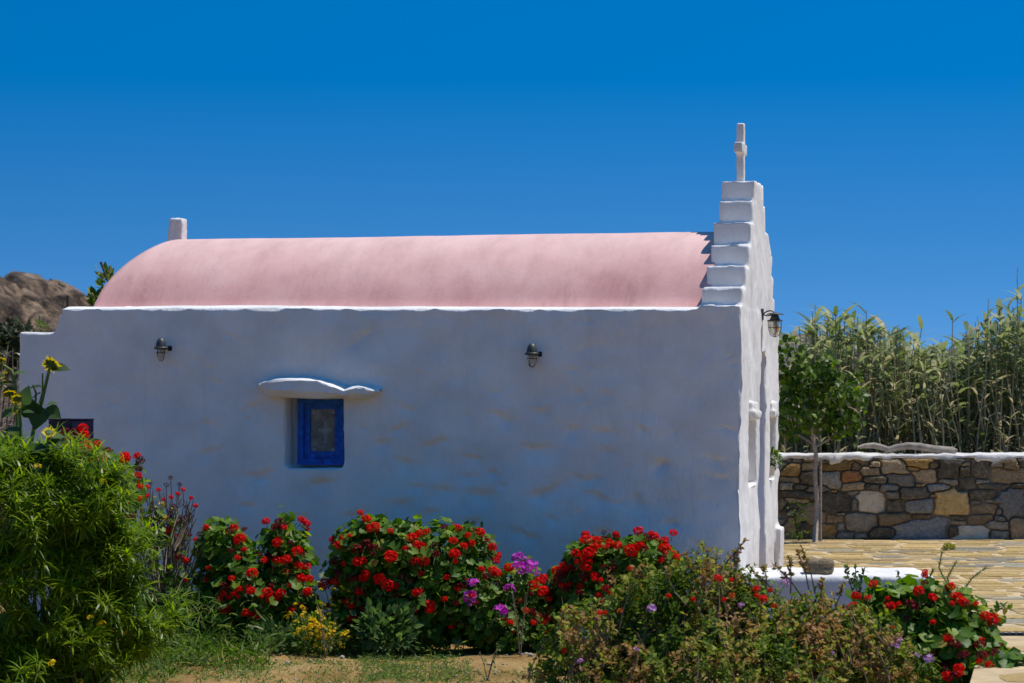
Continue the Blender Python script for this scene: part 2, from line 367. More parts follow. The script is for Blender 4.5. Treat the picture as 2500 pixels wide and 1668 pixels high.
# ------------------------------------------------------------------ power diagram (irregular stones)
def clip(poly, a, c):
    r = []
    n = len(poly)
    for i in range(n):
        p, q = poly[i], poly[(i + 1) % n]; dp = a[0] * p[0] + a[1] * p[1] - c; dq = a[0] * q[0] + a[1] * q[1] - c
        if dp <= 0: r.append(p)
        if dp * dq < 0: s = dp / (dp - dq); r.append((p[0] + s * (q[0] - p[0]), p[1] + s * (q[1] - p[1])))
    return r
def power(seeds, wts, bounds):
    """convex cell polygon per seed inside the polygon `bounds`"""
    res = []; S2 = np.asarray(seeds)
    for i, (x, y) in enumerate(seeds):
        poly = list(bounds); d = np.hypot(S2[:, 0] - x, S2[:, 1] - y)
        for j in np.argsort(d)[1:40]:
            qx, qy = seeds[j]
            c = (qx * qx + qy * qy - wts[j] - (x * x + y * y - wts[i])) / 2
            poly = clip(poly, (qx - x, qy - y), c)
            if len(poly) < 3: break
        res.append(poly)
    return res
def rough_poly(poly, shrink, jit, rnd, maxe):
    c = np.mean(poly, axis=0); out_ = []
    n = len(poly)
    for i in range(n):
        p = np.array(poly[i]); q = np.array(poly[(i + 1) % n]); L = np.linalg.norm(q - p)
        if L < 1e-4: continue
        k = max(1, min(4, int(L / maxe)))
        for s in range(k):
            pt = p + (q - p) * (s / k)
            v = c - pt; l = np.linalg.norm(v) + 1e-9
            rs = shrink * rnd.uniform(.7, 1.6) + (jit * rnd.uniform(0, 1.6) if s == 0 else jit * rnd.uniform(0, 1))
            out_.append(pt + v / l * min(rs, l * .6))
    return np.array(out_)

# ------------------------------------------------------------------ terrace paving
ZP = .40
TB = [(1.72, 19.62), (3.34, 19.62), (3.30, 18.3), (2.75, 14.3), (1.9, 10.5), (9.0, 10.5), (9.0, 26.6), (1.55, 26.6)]
bm = bmesh.new()
top = [bm.verts.new((x, y, ZP)) for x, y in TB]; bot = [bm.verts.new((x, y, -.3)) for x, y in TB]
bm.faces.new(top)
for i in range(len(TB)): bm.faces.new((top[i], bot[i], bot[(i + 1) % len(TB)], top[(i + 1) % len(TB)]))
bmesh.ops.recalc_face_normals(bm, faces=bm.faces); me = bpy.data.meshes.new('pavement'); bm.to_mesh(me); bm.free(); me.materials.append(M_JOINT)
pave = tag(link('pavement', me), kind='structure')
def inside(x, y, poly):
    r = False; n = len(poly)
    for i in range(n):
        x0, y0 = poly[i]; x1, y1 = poly[(i + 1) % n]
        if (y0 > y) != (y1 > y) and x < (x1 - x0) * (y - y0) / (y1 - y0) + x0: r = not r
    return r
rnd = random.Random(21); seeds = []; wts = []
y = 10.6; row = 0
while y < 26.4:
    dy = rnd.uniform(.20, .36) * (1.5 if y < 15.5 else 1.0); x = 1.0 + rnd.uniform(0, .4)
    while x < 9.2:
        dx = rnd.uniform(.28, .72) * (1.4 if y < 15.5 else 1.0)
        seeds.append(((x + dx / 2) * .62, y + dy / 2 + rnd.uniform(-.05, .05))); wts.append((min(dx * .62, dy) * .35) ** 2 * rnd.uniform(.4, 1.6)); x += dx
    y += dy
cells = power(seeds, wts, [(0, 10), (7, 10), (7, 27), (0, 27)])
stones = []
for (sx, sy), poly in zip(seeds, cells):
    if len(poly) < 3: continue
    poly = [(px / .62, py) for px, py in poly]; cx, cy = np.mean(poly, axis=0)
    if not inside(cx, cy, TB) or cy > 26.2 or abs(cy - 15.72) < .09: continue
    if not all(inside(a, b_, TB) for a, b_ in [(cx + .65 * (px - cx), cy + .65 * (py - cy)) for px, py in poly]): continue
    rp = rough_poly(poly, .026, .022, rnd, .13)
    if len(rp) < 3: continue
    stones.append((cx, cy, rp))
def in_view(x, y): return abs(x / y * F) < 1330 and (x / y * F + 1250) > 1890
stones.sort(key=lambda s: (not in_view(s[0], s[1]), s[1] if s[1] > 13 else 99))
rest = MB()
for k, (cx, cy, rp) in enumerate(stones):
    h = rnd.uniform(.003, .009); n = len(rp); c = rp.mean(0)
    inn = c + (rp - c) * .93
    V = [(p[0] - cx, p[1] - cy, -.01) for p in rp] + [(p[0] - cx, p[1] - cy, h * .6) for p in rp] + [(p[0] - cx, p[1] - cy, h + rnd.uniform(-.002, .002)) for p in inn]
    Fc = [(i, (i + 1) % n, n + (i + 1) % n, n + i) for i in range(n)] + [(n + i, n + (i + 1) % n, 2 * n + (i + 1) % n, 2 * n + i) for i in range(n)] + [tuple(range(2 * n, 3 * n))]
    mt = rnd.choices([0, 1, 2], [.5, .36, .14])[0]
    if k < 270:
        me = MB().add(V, Fc).mesh('paving_stone', PV[mt]); link('paving_stone', me, pave, (cx, cy, ZP))
    else: rest.add(np.array(V) + np.array([cx, cy, ZP]), Fc, mat=mt)
if rest.n: tag(link('far_paving', rest.mesh('far_paving', PV), pave), kind='stuff')
# slotted drain across the terrace
dr = empty('drain_channel', (3.0, 15.72, ZP)); tag(dr, 'dark slotted drain channel let across the stone paving', 'drain')
link('channel', MB().box(-.1, 5, -.05, .05, -.02, .006).mesh('channel', M_DARKMETAL), dr)
slot = MB().box(-.012, .012, -.04, .04, .0062, .016).mesh('grate_bar', M_IRON)
for k in range(60): link('grate_bar', slot, dr, (-.06 + k * .045, 0, 0)).rotation_euler = (0, 0, .5)

# ------------------------------------------------------------------ chapel
CX0 = (1808 - 1250) / F * 19.2
chapel = empty('chapel', (CX0, 19.2, 0), -ALPHA)
tag(chapel, 'small whitewashed chapel with pink barrel roof and stepped gable topped by a cross', 'chapel')
def wx(px):                       # local x of the side-wall point seen in column px
    q = (px - 1250) / F; return -(CX0 - 19.2 * q) / (ca + sa * q)
def wz(lx, py): return CAMZ - (py - HOR) / F * (19.2 - lx * sa)
CW = 2.70                         # facade width
Wx0, Wx1 = wx(697), wx(838); Wz0, Wz1 = 1.368, 1.955
T0, T1 = 2.655, 2.725             # wall top right / left
B = [(-5.74, -.28, .22, CW, -.2, 2.60)]
B += [(-5.76, Wx0, 0, .25, -.2, 2.675), (Wx1, 0, 0, .25, -.2, 2.675), (Wx0 - .02, Wx1 + .02, 0, .25, -.2, Wz0), (Wx0 - .02, Wx1 + .02, 0, .25, Wz1, 2.675)]
B += [(-5.76, -5.4, 0, CW, -.2, 2.675), (-6.16, -5.6, 0.02, 1.3, -.2, 2.505), (-5.83, -5.6, .01, 1.3, -.2, 2.545), (-5.795, -5.6, .005, 1.3, -.2, 2.60)]
def fac(y0, y1, z0, z1, x0=-.3, x1=0.): B.append((x0, x1, y0, y1, z0, z1))
fac(0, .56, -.2, 2.66); fac(.56, 1.08, -.2, 1.22); fac(.56, 1.08, 1.80, 2.66); fac(.56, 1.08, 1.2, 1.85, -.3, -.16)
fac(1.08, 1.22, -.2, 2.66); fac(1.22, 1.80, 2.33, 2.66); fac(1.80, 2.10, -.2, 2.66)
fac(2.10, 2.5, -.2, 1.22); fac(2.1, 2.5, 1.80, 2.66); fac(2.1, 2.5, 1.2, 1.85, -.3, -.16); fac(2.5, CW, -.2, 2.66)
STEPS = [(1.22, 2.83, .33), (.98, 3.01, .32), (.80, 3.19, .31), (.655, 3.385, .31), (.44, 3.585, .30), (.275, 3.765, .30)]
zb = 2.58; GC = 1.34
for hw, zt, th in STEPS: B.append((-th, -.004, GC - hw, GC + hw * (.92 if hw > 1 else 1), zb, zt)); zb = zt - .05
B += [(-.2, .055, CW - .30, CW + .02, -.1, .78)]      # low stub at the far jamb
V, Nn, Q = remesh_boxes(B, .016, it=5, fac=.5)
# hand-trowelled unevenness, dents where stones show through the lime
d = (fbm(V * np.array([1.1, 1.1, 1.6]), 11, 3) - .5) * .030 + (fbm(V * np.array([4, 4, 7.]), 23, 3) - .5) * .007
side = np.clip((.12 - V[:, 1]) / .1, 0, 1) * (np.abs(Nn[:, 1]) > .6)
DENT = [(840, 170, 1), (1095, 130, 1), (190, 245, 1.1), (410, 350, 1.2), (210, 460, 1.1), (650, 440, 1), (1065, 380, 1.5), (1280, 255, 1.2), (1490, 260, 1), (1500, 380, .9), (1840, 470, 1.4), (2180, 430, 1), (770, 530, 1), (300, 620, 1), (470, 645, 1), (200, 725, 1.3), (710, 655, 1.4), (1110, 640, 1.4), (1430, 690, 1.4), (1690, 730, 1.1), (1165, 830, .8), (660, 840, 1), (380, 790, 1.2), (1380, 560, 1), (2230, 560, .8), (250, 120, .8), (1340, 30, .9), (1730, 260, .8), (1000, 930, 1.2), (1900, 850, 1.1), (2100, 980, 1), (1500, 900, 1)]
DENT = [(900 + x / 2.582, 950 + y / 2.582, s) for x, y, s in DENT] + [(350 + x / 3.917, 780 + y / 3.917, s) for x, y, s in [(690, 615, .7), (1040, 850, 1), (1000, 960, .8), (630, 1270, .9), (1100, 1470, 1.4), (1700, 1560, 1.3), (2100, 170, 1), (2000, 260, .8), (2300, 1180, 1), (850, 200, .6), (1000, 1800, 1.2), (1500, 1900, 1), (2050, 1850, 1.2), (300, 450, .6)]]
WARP = np.stack([fbm(V * 7, 91, 3) - .5, fbm(V * 7, 95, 3) - .5], 1) * .075
rq = random.Random(77); DENT += [(rq.uniform(500, 1790), rq.uniform(1000, 1420), rq.uniform(.35, .8)) for _ in range(46)] + [(rq.uniform(200, 1790), rq.uniform(780, 1000), rq.uniform(.3, .6)) for _ in range(26)]
for px, py, s in DENT:
    lx = wx(px); lz = wz(lx, py); rr = random.Random(int(px * 7)); rxx = .075 * s * rr.uniform(.7, 1.35); rz = .042 * s * rr.uniform(.8, 1.3)
    u = (V[:, 0] + WARP[:, 0] - lx) / rxx; v = (V[:, 2] + WARP[:, 1] - lz + u * rxx * rr.uniform(-.35, .35)) / rz
    vv_ = np.where(v > 0, v / .5, v / 1.5); e = u * u + vv_ * vv_; d = d - side * np.where(e < 8, np.exp(-e) * .021 * s, 0)
d = d + side * (fbm(V * np.array([2.6, 1, 3.6]), 41, 4) - .5) * .034 * np.clip((V[:, 0] + 5.2) / 2, .15, 1)
V = V + Nn * d[:, None]
# rough edge where the top coat has chipped along corner and coping
edge = np.clip((np.abs(Nn).max(1) < .88) * 1.0, 0, 1); V = V + Nn * (edge * (fbm(V * 8, 5, 3) - .5) * np.where(V[:, 2] > 2.72, .045, .05))[:, None]
face = (Nn[:, 0] > .5) & (V[:, 0] > -.36); V[:, 0] += face * ((fbm(V * np.array([3, 5, 2.2]), 77, 4) - .5) * .045)
V[:, 2] -= np.clip(.11 - V[:, 1], 0, .12) * .22 * np.clip((V[:, 2] - 2.60) / .05, 0, 1) * (V[:, 2] < 2.80) * (V[:, 0] < -.33)
topm = np.clip((V[:, 2] - 2.0) / .6, 0, 1) * (V[:, 2] < 2.80) * (V[:, 0] < -.36)
V[:, 2] += topm * (-V[:, 0] * .009 - .006) * (V[:, 0] > -5.8)
V[:, 0] -= .012 * np.clip(1.4 - V[:, 2], 0, 2) * (V[:, 0] < -5.9)
Q = np.asarray(Q); cen = V[Q].mean(1)
gsel = (cen[:, 0] > -.36) & (cen[:, 2] > 2.66)
full = mesh_vf('chapel_full', V, Q, M_WHITE); nv = np.empty(len(V) * 3); full.vertices.foreach_get('normal', nv); nv = nv.reshape(-1, 3)
for nm, sel in (('wall', ~gsel), ('gable', gsel)):
    q = Q[sel]; ids, inv = np.unique(q, return_inverse=True); me = mesh_vf(nm, V[ids], inv.reshape(-1, 4), M_WHITE)
    me.normals_split_custom_set_from_vertices(nv[ids].tolist()); ob = link(nm, me, chapel)
    if nm == 'gable': gable = ob
bpy.data.meshes.remove(full)

# barrel vault
VY0, VY1 = .20, 2.50; vc = (VY0 + VY1) / 2; hwv = (VY1 - VY0) / 2; VZ0 = 2.60; rise = 3.355 - VZ0
R = (hwv ** 2 + rise ** 2) / (2 * rise); th0 = math.asin(hwv / R); nu, nvv = 150, 60
vv = []
for i in range(nu + 1):
    for j in range(nvv + 1):
        th = -th0 + 2 * th0 * j / nvv; hz = (R * math.cos(th) - (R - rise)); hn = max(0.0, hz / rise)
        xe = -5.585 + .40 * hn ** 2.2 ; x = -.28 + (xe + .28) * i / nu
        fl = .07 * max(0, 1 - max(hz - .05, 0) / .11) ** 2 * (1 if th > 0 else -1)   # plaster fillet at the foot
        vv.append((x, vc + R * math.sin(th) + fl, VZ0 + hz))
vv = np.array(vv); off = (fbm(vv * 1.1, 61, 3) - .5) * .03 + (fbm(vv * 4, 63, 3) - .5) * .006
vv[:, 2] += off; k = nvv + 1
fc = [(i * k + j, i * k + j + 1, (i + 1) * k + j + 1, (i + 1) * k + j) for i in range(nu) for j in range(nvv)]
fc.append(tuple(nu * k + j for j in range(k)))
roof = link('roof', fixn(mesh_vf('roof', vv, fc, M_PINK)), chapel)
# white stub standing on the ridge
V2, N2, Q2 = remesh_boxes([(-.068, .066, -.07, .08, -.08, .165), (-.05, .064, -.06, .07, .1, .185)], .012, 3)
V2 = V2 + N2 * ((fbm(V2 * 11, 3, 3) - .5) * .03)[:, None]
link('ridge_stub', mesh_vf('ridge_stub', V2, Q2, M_WHITE), roof, (-5.225, vc, 3.362))
# cross on the gable: post and arms, the arms running across the chapel
V2, N2, Q2 = remesh_boxes([(-.032, .032, -.05, .05, -.06, .505), (-.037, .035, -.17, .17, .245, .335)], .010, 3)
V2 = V2 + N2 * ((fbm(V2 * 14, 9, 3) - .5) * .012)[:, None]
link('cross', mesh_vf('cross', V2, Q2, M_WHITE), gable, (-.165, GC, 3.765))
# stone hoods over the facade niches
for yc, hw in ((.82, .27), (2.3, .20)):
    V2, N2, Q2 = remesh_boxes([(-.1, .052, -hw, hw * .8, -.04, .03), (-.1, .025, -hw * .95, hw * .9, .0, .11), (-.1, .035, -hw * .6, hw * .5, -.02, .07)], .014, 4)
    V2 = V2 + N2 * ((fbm(V2 * 8 + yc, 9, 3) - .5) * .055)[:, None]
    link('niche_hood', mesh_vf('niche_hood', V2, Q2, M_WHITE), chapel, (0, yc, 1.80))
# recessed door of boards
door = link('door', bevel_mesh(MB().box(-.27, -.235, 1.20, 1.83, .38, 2.36).mesh('door', M_BLUE), .004), chapel)
for k in range(5): link('board', bevel_mesh(MB().box(-.236, -.225, 1.225 + k * .117, 1.225 + k * .117 + .112, .41, 2.33).mesh('board', M_BLUE), .003), door)
link('handle', MB().tube([(-.225, 1.42, 1.35), (-.19, 1.42, 1.35), (-.19, 1.42, 1.45)], .008).mesh('handle', M_DARKMETAL), door)

# window: blue casement in the recess, figured pane with a lace cross
win = link('window', None, chapel)
bpy.data.objects.remove(win)
x0, x1 = wx(727) - .046, wx(838) - .018; YF = .135
fr = MB()
def fbars(b_, xa, xb, za, zb_, w, y0, y1, wb=None):
    wb = wb or w
    b_.box(xa, xa + w, y0, y1, za, zb_); b_.box(xb - w, xb, y0, y1, za, zb_)
    b_.box(xa + w - .001, xb - w + .001, y0 + .001, y1 - .001, zb_ - w, zb_); b_.box(xa + w - .001, xb - w + .001, y0 + .001, y1 - .001, za, za + wb); return b_
window = link('window', fbars(MB(), x0, x1, 1.385, 1.950, .052, YF, YF + .09).mesh('window', M_BLUE), chapel)
link('sash', fbars(MB(), x0 + .053, x1 - .053, 1.438, 1.897, .050, YF + .025, YF + .065, .056).mesh('sash', M_BLUE), window)
px0, px1, pz0, pz1 = x0 + .100, x1 - .100, 1.490, 1.850
link('pane', MB().box(px0, px1, YF + .042, YF + .050, pz0, pz1).mesh('pane', M_PANE), window)
# lace motif: double-line cross with rays and corner sprigs
lc = MB(); cxw = px0 + (px1 - px0) * .60; czw = pz0 + (pz1 - pz0) * .515; yl = YF + .0405
def bar(p, q, w=.0022):
    p = np.array(p); q = np.array(q); dd = q - p; L = np.linalg.norm(dd); n_ = np.array([-dd[1], dd[0]]) / L * w / 2
    vs = [p - n_, p + n_, q + n_, q - n_]
    lc.add([(a[0], yl, a[1]) for a in vs] + [(a[0], yl + .001, a[1]) for a in vs], [(0, 1, 2, 3), (7, 6, 5, 4), (0, 3, 7, 4), (1, 5, 6, 2), (0, 4, 5, 1), (3, 2, 6, 7)])
for s_ in (-.005, .005):
    bar((cxw + s_, czw - .10), (cxw + s_, czw + .058)); bar((cxw - .048, czw + s_), (cxw + .048, czw + s_))
for e in ((0, .062, 1, 0), (0, -.104, 1, 0), (-.052, 0, 0, 1), (.052, 0, 0, 1)):
    bar((cxw + e[0] - .012 * e[2], czw + e[1] - .012 * e[3]), (cxw + e[0] + .012 * e[2], czw + e[1] + .012 * e[3]), .003)
for k in range(20):
    a = 2 * math.pi * (k + .5) / 20
    if min(abs(math.cos(a)), abs(math.sin(a))) > .2:
        bar((cxw + .018 * math.cos(a), czw + .018 * math.sin(a)), (cxw + .042 * math.cos(a), czw + .042 * math.sin(a)), .0016)
for cx_, cz_ in ((px0 + .025, pz1 - .03), (px1 - .015, pz1 - .03), (px0 + .03, pz0 + .02), (px1 - .018, pz0 + .02)):
    for k in range(5): bar((cx_ - .014 + k * .007, cz_ - .012), (cx_ - .014 + k * .007, cz_ + .012), .0016)
    bar((cx_ - .016, cz_), (cx_ + .016, cz_), .0018)
tag(link('lace_cross', lc.mesh('lace_cross', M_LACE), window), kind='stuff')
link('screw', MB().lathe([(0, 0), (.005, 0), (.005, .004), (0, .004)], 8).mesh('screw', M_DARKMETAL), window, ((x0 + x1) / 2 + .01, YF - .002, 1.410)).rotation_euler = (math.pi / 2, 0, 0)

# rough slab over the window
prof = []
PX = [632, 640, 655, 680, 710, 745, 785, 815, 835, 848, 862, 880, 900, 918, 932]
PT = [938, 932, 928, 923, 921, 921, 926, 934, 941, 947, 943, 940, 942, 945, 948]
PB = [941, 956, 966, 969, 971, 973, 973, 973, 972, 972, 972, 973, 972, 964, 952]
DP = [.09, .125, .145, .155, .165, .165, .16, .155, .15, .145, .15, .155, .15, .13, .08]
sec = []
for a, tt, bb_, dp in zip(PX, PT, PB, DP):
    lx = wx(a) * .994 - .01; zt, zbm = wz(lx, tt), wz(lx, bb_); h = zt - zbm
    jj = lambda s_: random.Random(int(a * 13 + s_)).uniform(-.006, .006)
    zt -= .008; zbm -= .004; h = zt - zbm
    sec.append([(lx, .06, zt + .030), (lx, 0., zt + .020 + jj(4) * .5), (lx, -.5 * dp, zt + .003 + jj(1) * .6), (lx, -dp * (.95 + jj(7) * 6), zt - .012 + jj(2)), (lx, -dp * (1.0 + jj(5) * 6), zt - .024 + jj(6) * .8), (lx, -dp * (.96 + jj(8) * 8), zt - h * .62), (lx, -dp * .72, zbm + .008 + jj(3)), (lx, -dp * .1, zbm), (lx, .06, zbm)])
ns = 9; vs = [p for s_ in sec for p in s_]
fc = [(i * ns + j, i * ns + (j + 1) % ns, (i + 1) * ns + (j + 1) % ns, (i + 1) * ns + j) for i in range(len(sec) - 1) for j in range(ns)] + [tuple(range(ns)), tuple(range(len(vs) - ns, len(vs)))]
me = fixn(mesh_vf('window_hood', vs, fc, M_WHITE))
bm = bmesh.new(); bm.from_mesh(me); bmesh.ops.subdivide_edges(bm, edges=bm.edges, cuts=2, use_grid_fill=True, smooth=.0); bm.to_mesh(me); bm.free()
VV = np.empty(len(me.vertices) * 3); me.vertices.foreach_get('co', VV); VV = VV.reshape(-1, 3)
VV[:, 2] += (fbm(VV * 26, 3, 3) - .5) * .010; VV[:, 1] += (fbm(VV * 16, 8, 3) - .5) * .022 * (VV[:, 1] < .0); me.vertices.foreach_set('co', VV.ravel())
me.set_sharp_from_angle(angle=math.radians(28)); me.update(); link('window_hood', me, chapel)

# ------------------------------------------------------------------ lamps
def bulkhead(px, py, label, group):
    lx = wx(px); y_ = -.085; z_ = wz(lx, py)
    wp = Matrix.Translation((CX0, 19.2, 0)) @ Matrix.Rotation(-ALPHA, 4, 'Z') @ Vector((lx, y_, z_))
    L = empty('wall_lamp', wp, -ALPHA); tag(L, label, 'wall lamp', group)
    link('cap', MB().lathe([(0, .087), (.010, .086), (.022, .079), (.033, .064), (.040, .044), (.043, .022), (.044, .006)], 20).mesh('cap', M_IRON, True), L)
    link('collar', MB().lathe([(.044, .012), (.056, .010), (.058, .004), (.058, -.006), (.045, -.008), (.03, -.006)], 20).mesh('collar', M_IRON, True), L)
    link('glass', MB().lathe([(.033, -.006), (.036, -.03), (.035, -.06), (.028, -.082), (.014, -.094), (0, -.097)], 18).mesh('glass', M_GLASS, True), L)
    link('bulb', MB().lathe([(0, -.008), (.014, -.012), (.017, -.03), (.012, -.046), (0, -.052)], 12).mesh('bulb', M_BULB, True), L)
    for k in range(4):
        a = math.pi / 4 + k * math.pi / 2 + .35; c_, s_ = math.cos(a), math.sin(a)
        link('cage_rib', MB().tube([(r * c_, r * s_, z) for r, z in [(.040, -.006), (.042, -.035), (.040, -.065), (.030, -.09), (.014, -.103), (0, -.106)]], .0028, 5).mesh('cage_rib', M_DARKMETAL), L)
    link('cage_ring', MB().tube([(.042 * math.cos(q), .042 * math.sin(q), -.038) for q in np.linspace(0, 2 * math.pi, 21)], .0028, 5, cap=False).mesh('cage_ring', M_DARKMETAL), L)
    br = MB().tube([(.03, .03, .0), (.045, .055, .0), (.05, .075, .0), (.05, .1, .0)], .011, 8)
    link('bracket', br.mesh('bracket', M_DARKMETAL, True), L)
    link('mount', bevel_mesh(MB().box(.033, .067, .07, .105, -.02, .02).mesh('mount', M_DARKMETAL), .004), L)
bulkhead(402, 851, 'caged bulkhead lamp on the shaded wall, above left of the blue window', 'bulkhead lamps on the side wall')
bulkhead(1304, 865, 'caged bulkhead lamp on the shaded wall, right of the window and near the gable', 'bulkhead lamps on the side wall')
# lamp on the sunlit facade: shepherd's-crook bracket, flared shade, ribbed glass
wp = Matrix.Translation((CX0, 19.2, 0)) @ Matrix.Rotation(-ALPHA, 4, 'Z') @ Vector((0.0, 1.42, 0))
lf = empty('facade_lamp', (wp.x, wp.y, 2.64), -ALPHA); lf.scale = (.86, .86, .86); tag(lf, 'bronze lamp with curved arm and flared shade on the sunlit facade', 'wall lamp')
link('plate', bevel_mesh(MB().box(-.01, .022, -.035, .035, -.04, .07).mesh('plate', M_IRON), .004), lf)
link('arm', MB().tube([(.02, 0, .01), (.035, 0, .03), (.06, 0, .045), (.09, 0, .05), (.115, 0, .042), (.13, 0, .028)], .0075, 7).mesh('arm', M_IRON, True), lf)
link('lower_arm', MB().tube([(.02, 0, .012), (.045, 0, -.0), (.08, 0, .0), (.12, 0, .014), (.15, 0, .018)], .006, 7).mesh('lower_arm', M_IRON, True), lf)
sh = MB().lathe([(0, .032), (.05, .028), (.085, .016), (.09, .010), (.083, .010), (.05, .020), (0, .024)], 18, (.135, 0, 0)); link('top_shade', sh.mesh('top_shade', M_IRON, True), lf)
link('neck', MB().lathe([(.028, .022), (.036, .0), (.048, -.03), (.05, -.042)], 16, (.135, 0, 0)).mesh('neck', M_IRON, True), lf)
link('collar', MB().lathe([(.048, -.036), (.078, -.048), (.08, -.056), (.05, -.056)], 18, (.135, 0, 0)).mesh('collar', M_IRON, True), lf)
link('glass', MB().lathe([(.056, -.055), (.058, -.10), (.055, -.14), (.042, -.178), (.02, -.196), (0, -.20)], 18, (.135, 0, 0)).mesh('glass', M_GLASS, True), lf)
link('bulb', MB().lathe([(0, -.06), (.022, -.065), (.028, -.10), (.02, -.135), (0, -.145)], 12, (.135, 0, 0)).mesh('bulb', M_BULB, True), lf)
for k in range(4):
    a = k * math.pi / 2 + .3; c_, s_ = math.cos(a), math.sin(a)
    link('cage_rib', MB().tube([(.135 + r * c_, r * s_, z) for r, z in [(.062, -.05), (.064, -.10), (.06, -.145), (.046, -.185), (.02, -.206), (0, -.21)]], .0035, 5).mesh('cage_rib', M_DARKMETAL), lf)
link('cage_ring', MB().tube([(.135 + .064 * math.cos(q), .064 * math.sin(q), -.118) for q in np.linspace(0, 2 * math.pi, 21)], .0035, 5, cap=False).mesh('cage_ring', M_DARKMETAL), lf)
link('cable', MB().tube([(.005, -.01, -.03), (.008, -.012, -.10), (.006, .0, -.16), (.004, .03, -.24)], .005, 5).mesh('cable', M_DARKMETAL), lf)

# ------------------------------------------------------------------ low white ledge, stone on it, cabinet
le = [((1812 - 1250) / F * 18.5, 3.27, 18.70, 19.60, -.1, .565)]
V2, N2, Q2 = remesh_boxes([le[0]], .022, 4); V2 = V2 + N2 * ((fbm(V2 * 3, 3, 3) - .5) * .05 + (fbm(V2 * 9, 6, 3) - .5) * .02)[:, None]
c0 = np.array([2.4, 19, 0]); lo = link('garden_ledge', mesh_vf('garden_ledge', V2 - c0, Q2, M_WHITE), None, c0)
tag(lo, 'low whitewashed ledge running out from the foot of the chapel facade', 'low wall')
def rock(name, loc, dims, seed, mt, sub=3, rough=.25, parent=None):
    bm = bmesh.new(); bmesh.ops.create_icosphere(bm, subdivisions=sub, radius=1)
    co = np.array([v.co[:] for v in bm.verts]); sg = np.sign(co) * np.abs(co) ** .72; sg /= np.abs(sg).max()
    sg = sg * (1 + (fbm(sg * 1.5 + seed, seed, 4) - .5)[:, None] * rough * 2)
    for v, c in zip(bm.verts, sg * np.array(dims)): v.co = c
    me = bpy.data.meshes.new(name); bm.to_mesh(me); bm.free(); me.materials.append(mt)
    return link(name, me, parent, loc)
p = P(2000, 1381, 18.95)
tag(rock('boulder', (p[0], p[1], .565 + .052), (.118, .09, .068), 3, ST['r']), 'mossy brown stone lying on the white ledge', 'stone')
p = P(166, 1022, 19.0); cb = empty('cabinet', (p[0], p[1], 0), math.radians(-33)); tag(cb, 'dark plum metal cabinet standing against the white wall behind the red flowers', 'cabinet')
link('body', bevel_mesh(MB().box(-.125, .125, -.09, .16, 0, p[2] - .012).mesh('body', M_CAB), .004), cb)
link('lid', bevel_mesh(MB().box(-.129, .129, -.094, .164, p[2] - .011, p[2]).mesh('lid', M_CAB), .003), cb)
link('door', bevel_mesh(MB().box(-.11, .11, -.098, -.091, .1, p[2] - .05).mesh('door', M_CAB), .002), cb)

# ------------------------------------------------------------------ rubble wall across the terrace
DW = 26.25
SW = """140,165,110,50,g;255,170,90,50,b;345,160,90,50,r;190,250,200,110,o;350,225,140,80,t;510,170,80,40,d;615,230,260,70,o;175,345,190,45,t;350,330,140,130,d;565,340,180,160,g;750,315,210,100,u;800,225,90,70,r;870,190,120,60,r;915,270,190,80,r;970,205,110,50,t;1140,230,230,120,t;1350,190,220,80,o;1315,242,110,35,y;965,345,210,60,d;1210,350,250,110,g;1440,320,200,120,t;1640,260,200,150,d;1520,215,100,50,r;1810,207,90,40,t;1800,270,100,110,d;1940,250,180,130,d;2090,205,120,40,g;2230,215,140,90,r;2190,310,310,140,t;2320,190,60,60,d;150,405,110,70,g;280,410,130,50,d;440,430,180,60,g;770,410,200,70,t;940,410,130,50,d;1100,420,170,70,b;1380,395,80,30,y;1540,415,180,65,b;1650,365,180,50,g;1810,380,150,120,d;1970,365,120,35,g;2070,410,250,60,d;2290,400,120,40,d;265,485,280,60,d;250,540,200,40,t;625,560,270,190,d;770,470,100,40,g;590,455,60,30,y;930,550,280,190,p;1130,490,130,70,g;1330,470,260,110,d;1680,570,320,210,y;1370,595,270,130,b;1155,590,160,130,d;1505,495,60,30,t;1970,480,270,80,d;2235,560,250,260,b;1890,555,100,50,g;2065,550,100,25,g;1985,620,250,90,r;2115,640,60,60,g;110,600,90,130,r;185,630,70,110,b;330,665,210,180,t;480,690,60,100,t;780,575,60,120,g;600,710,170,80,r;650,665,80,30,t;840,740,300,170,g;1160,705,310,110,r;1400,690,200,50,r;1410,800,490,210,b;1735,700,150,50,d;1740,745,140,40,t;1940,715,230,90,r;2120,705,90,50,g;2090,765,200,80,g;2290,800,130,220,r;155,790,150,200,r;300,800,90,180,d;500,815,220,110,o;655,780,70,80,g;700,855,150,50,g;830,860,110,40,g;1030,830,250,90,d;1690,820,100,100,d;1860,840,330,150,p;2120,860,170,90,g"""
seeds = []; dims = []; cols = []
def w2(px, py): q = P(px, py, DW); return q[0], q[2]
for it in SW.split(';'):
    a = it.split(','); cx, cy, w, h = map(float, a[:4]); q = w2(1880 + cx / 3.79, 1080 + cy / 3.79); s_ = DW / F / 3.79
    seeds.append(q); dims.append((w * s_ / 2, h * s_ / 2)); cols.append(a[4])
xr = w2(2506, 1200)[0]; xl = w2(1896, 1200)[0]; rnd = random.Random(5)
ZW1 = CAMZ - (1119 - HOR) / F * DW
for xa, xb in ((1.55, xl), (xr, 8.9)):
    z_ = ZP
    while z_ < ZW1 - .02:
        dz = rnd.uniform(.07, .2); x = xa
        while x < xb:
            dx = rnd.uniform(.12, .4); seeds.append((x + dx / 2, z_ + dz / 2 + rnd.uniform(-.03, .03))); dims.append((dx / 2, dz / 2 * rnd.uniform(.7, 1.2))); cols.append(rnd.choice('ggbdrrtot')); x += dx
        z_ += dz
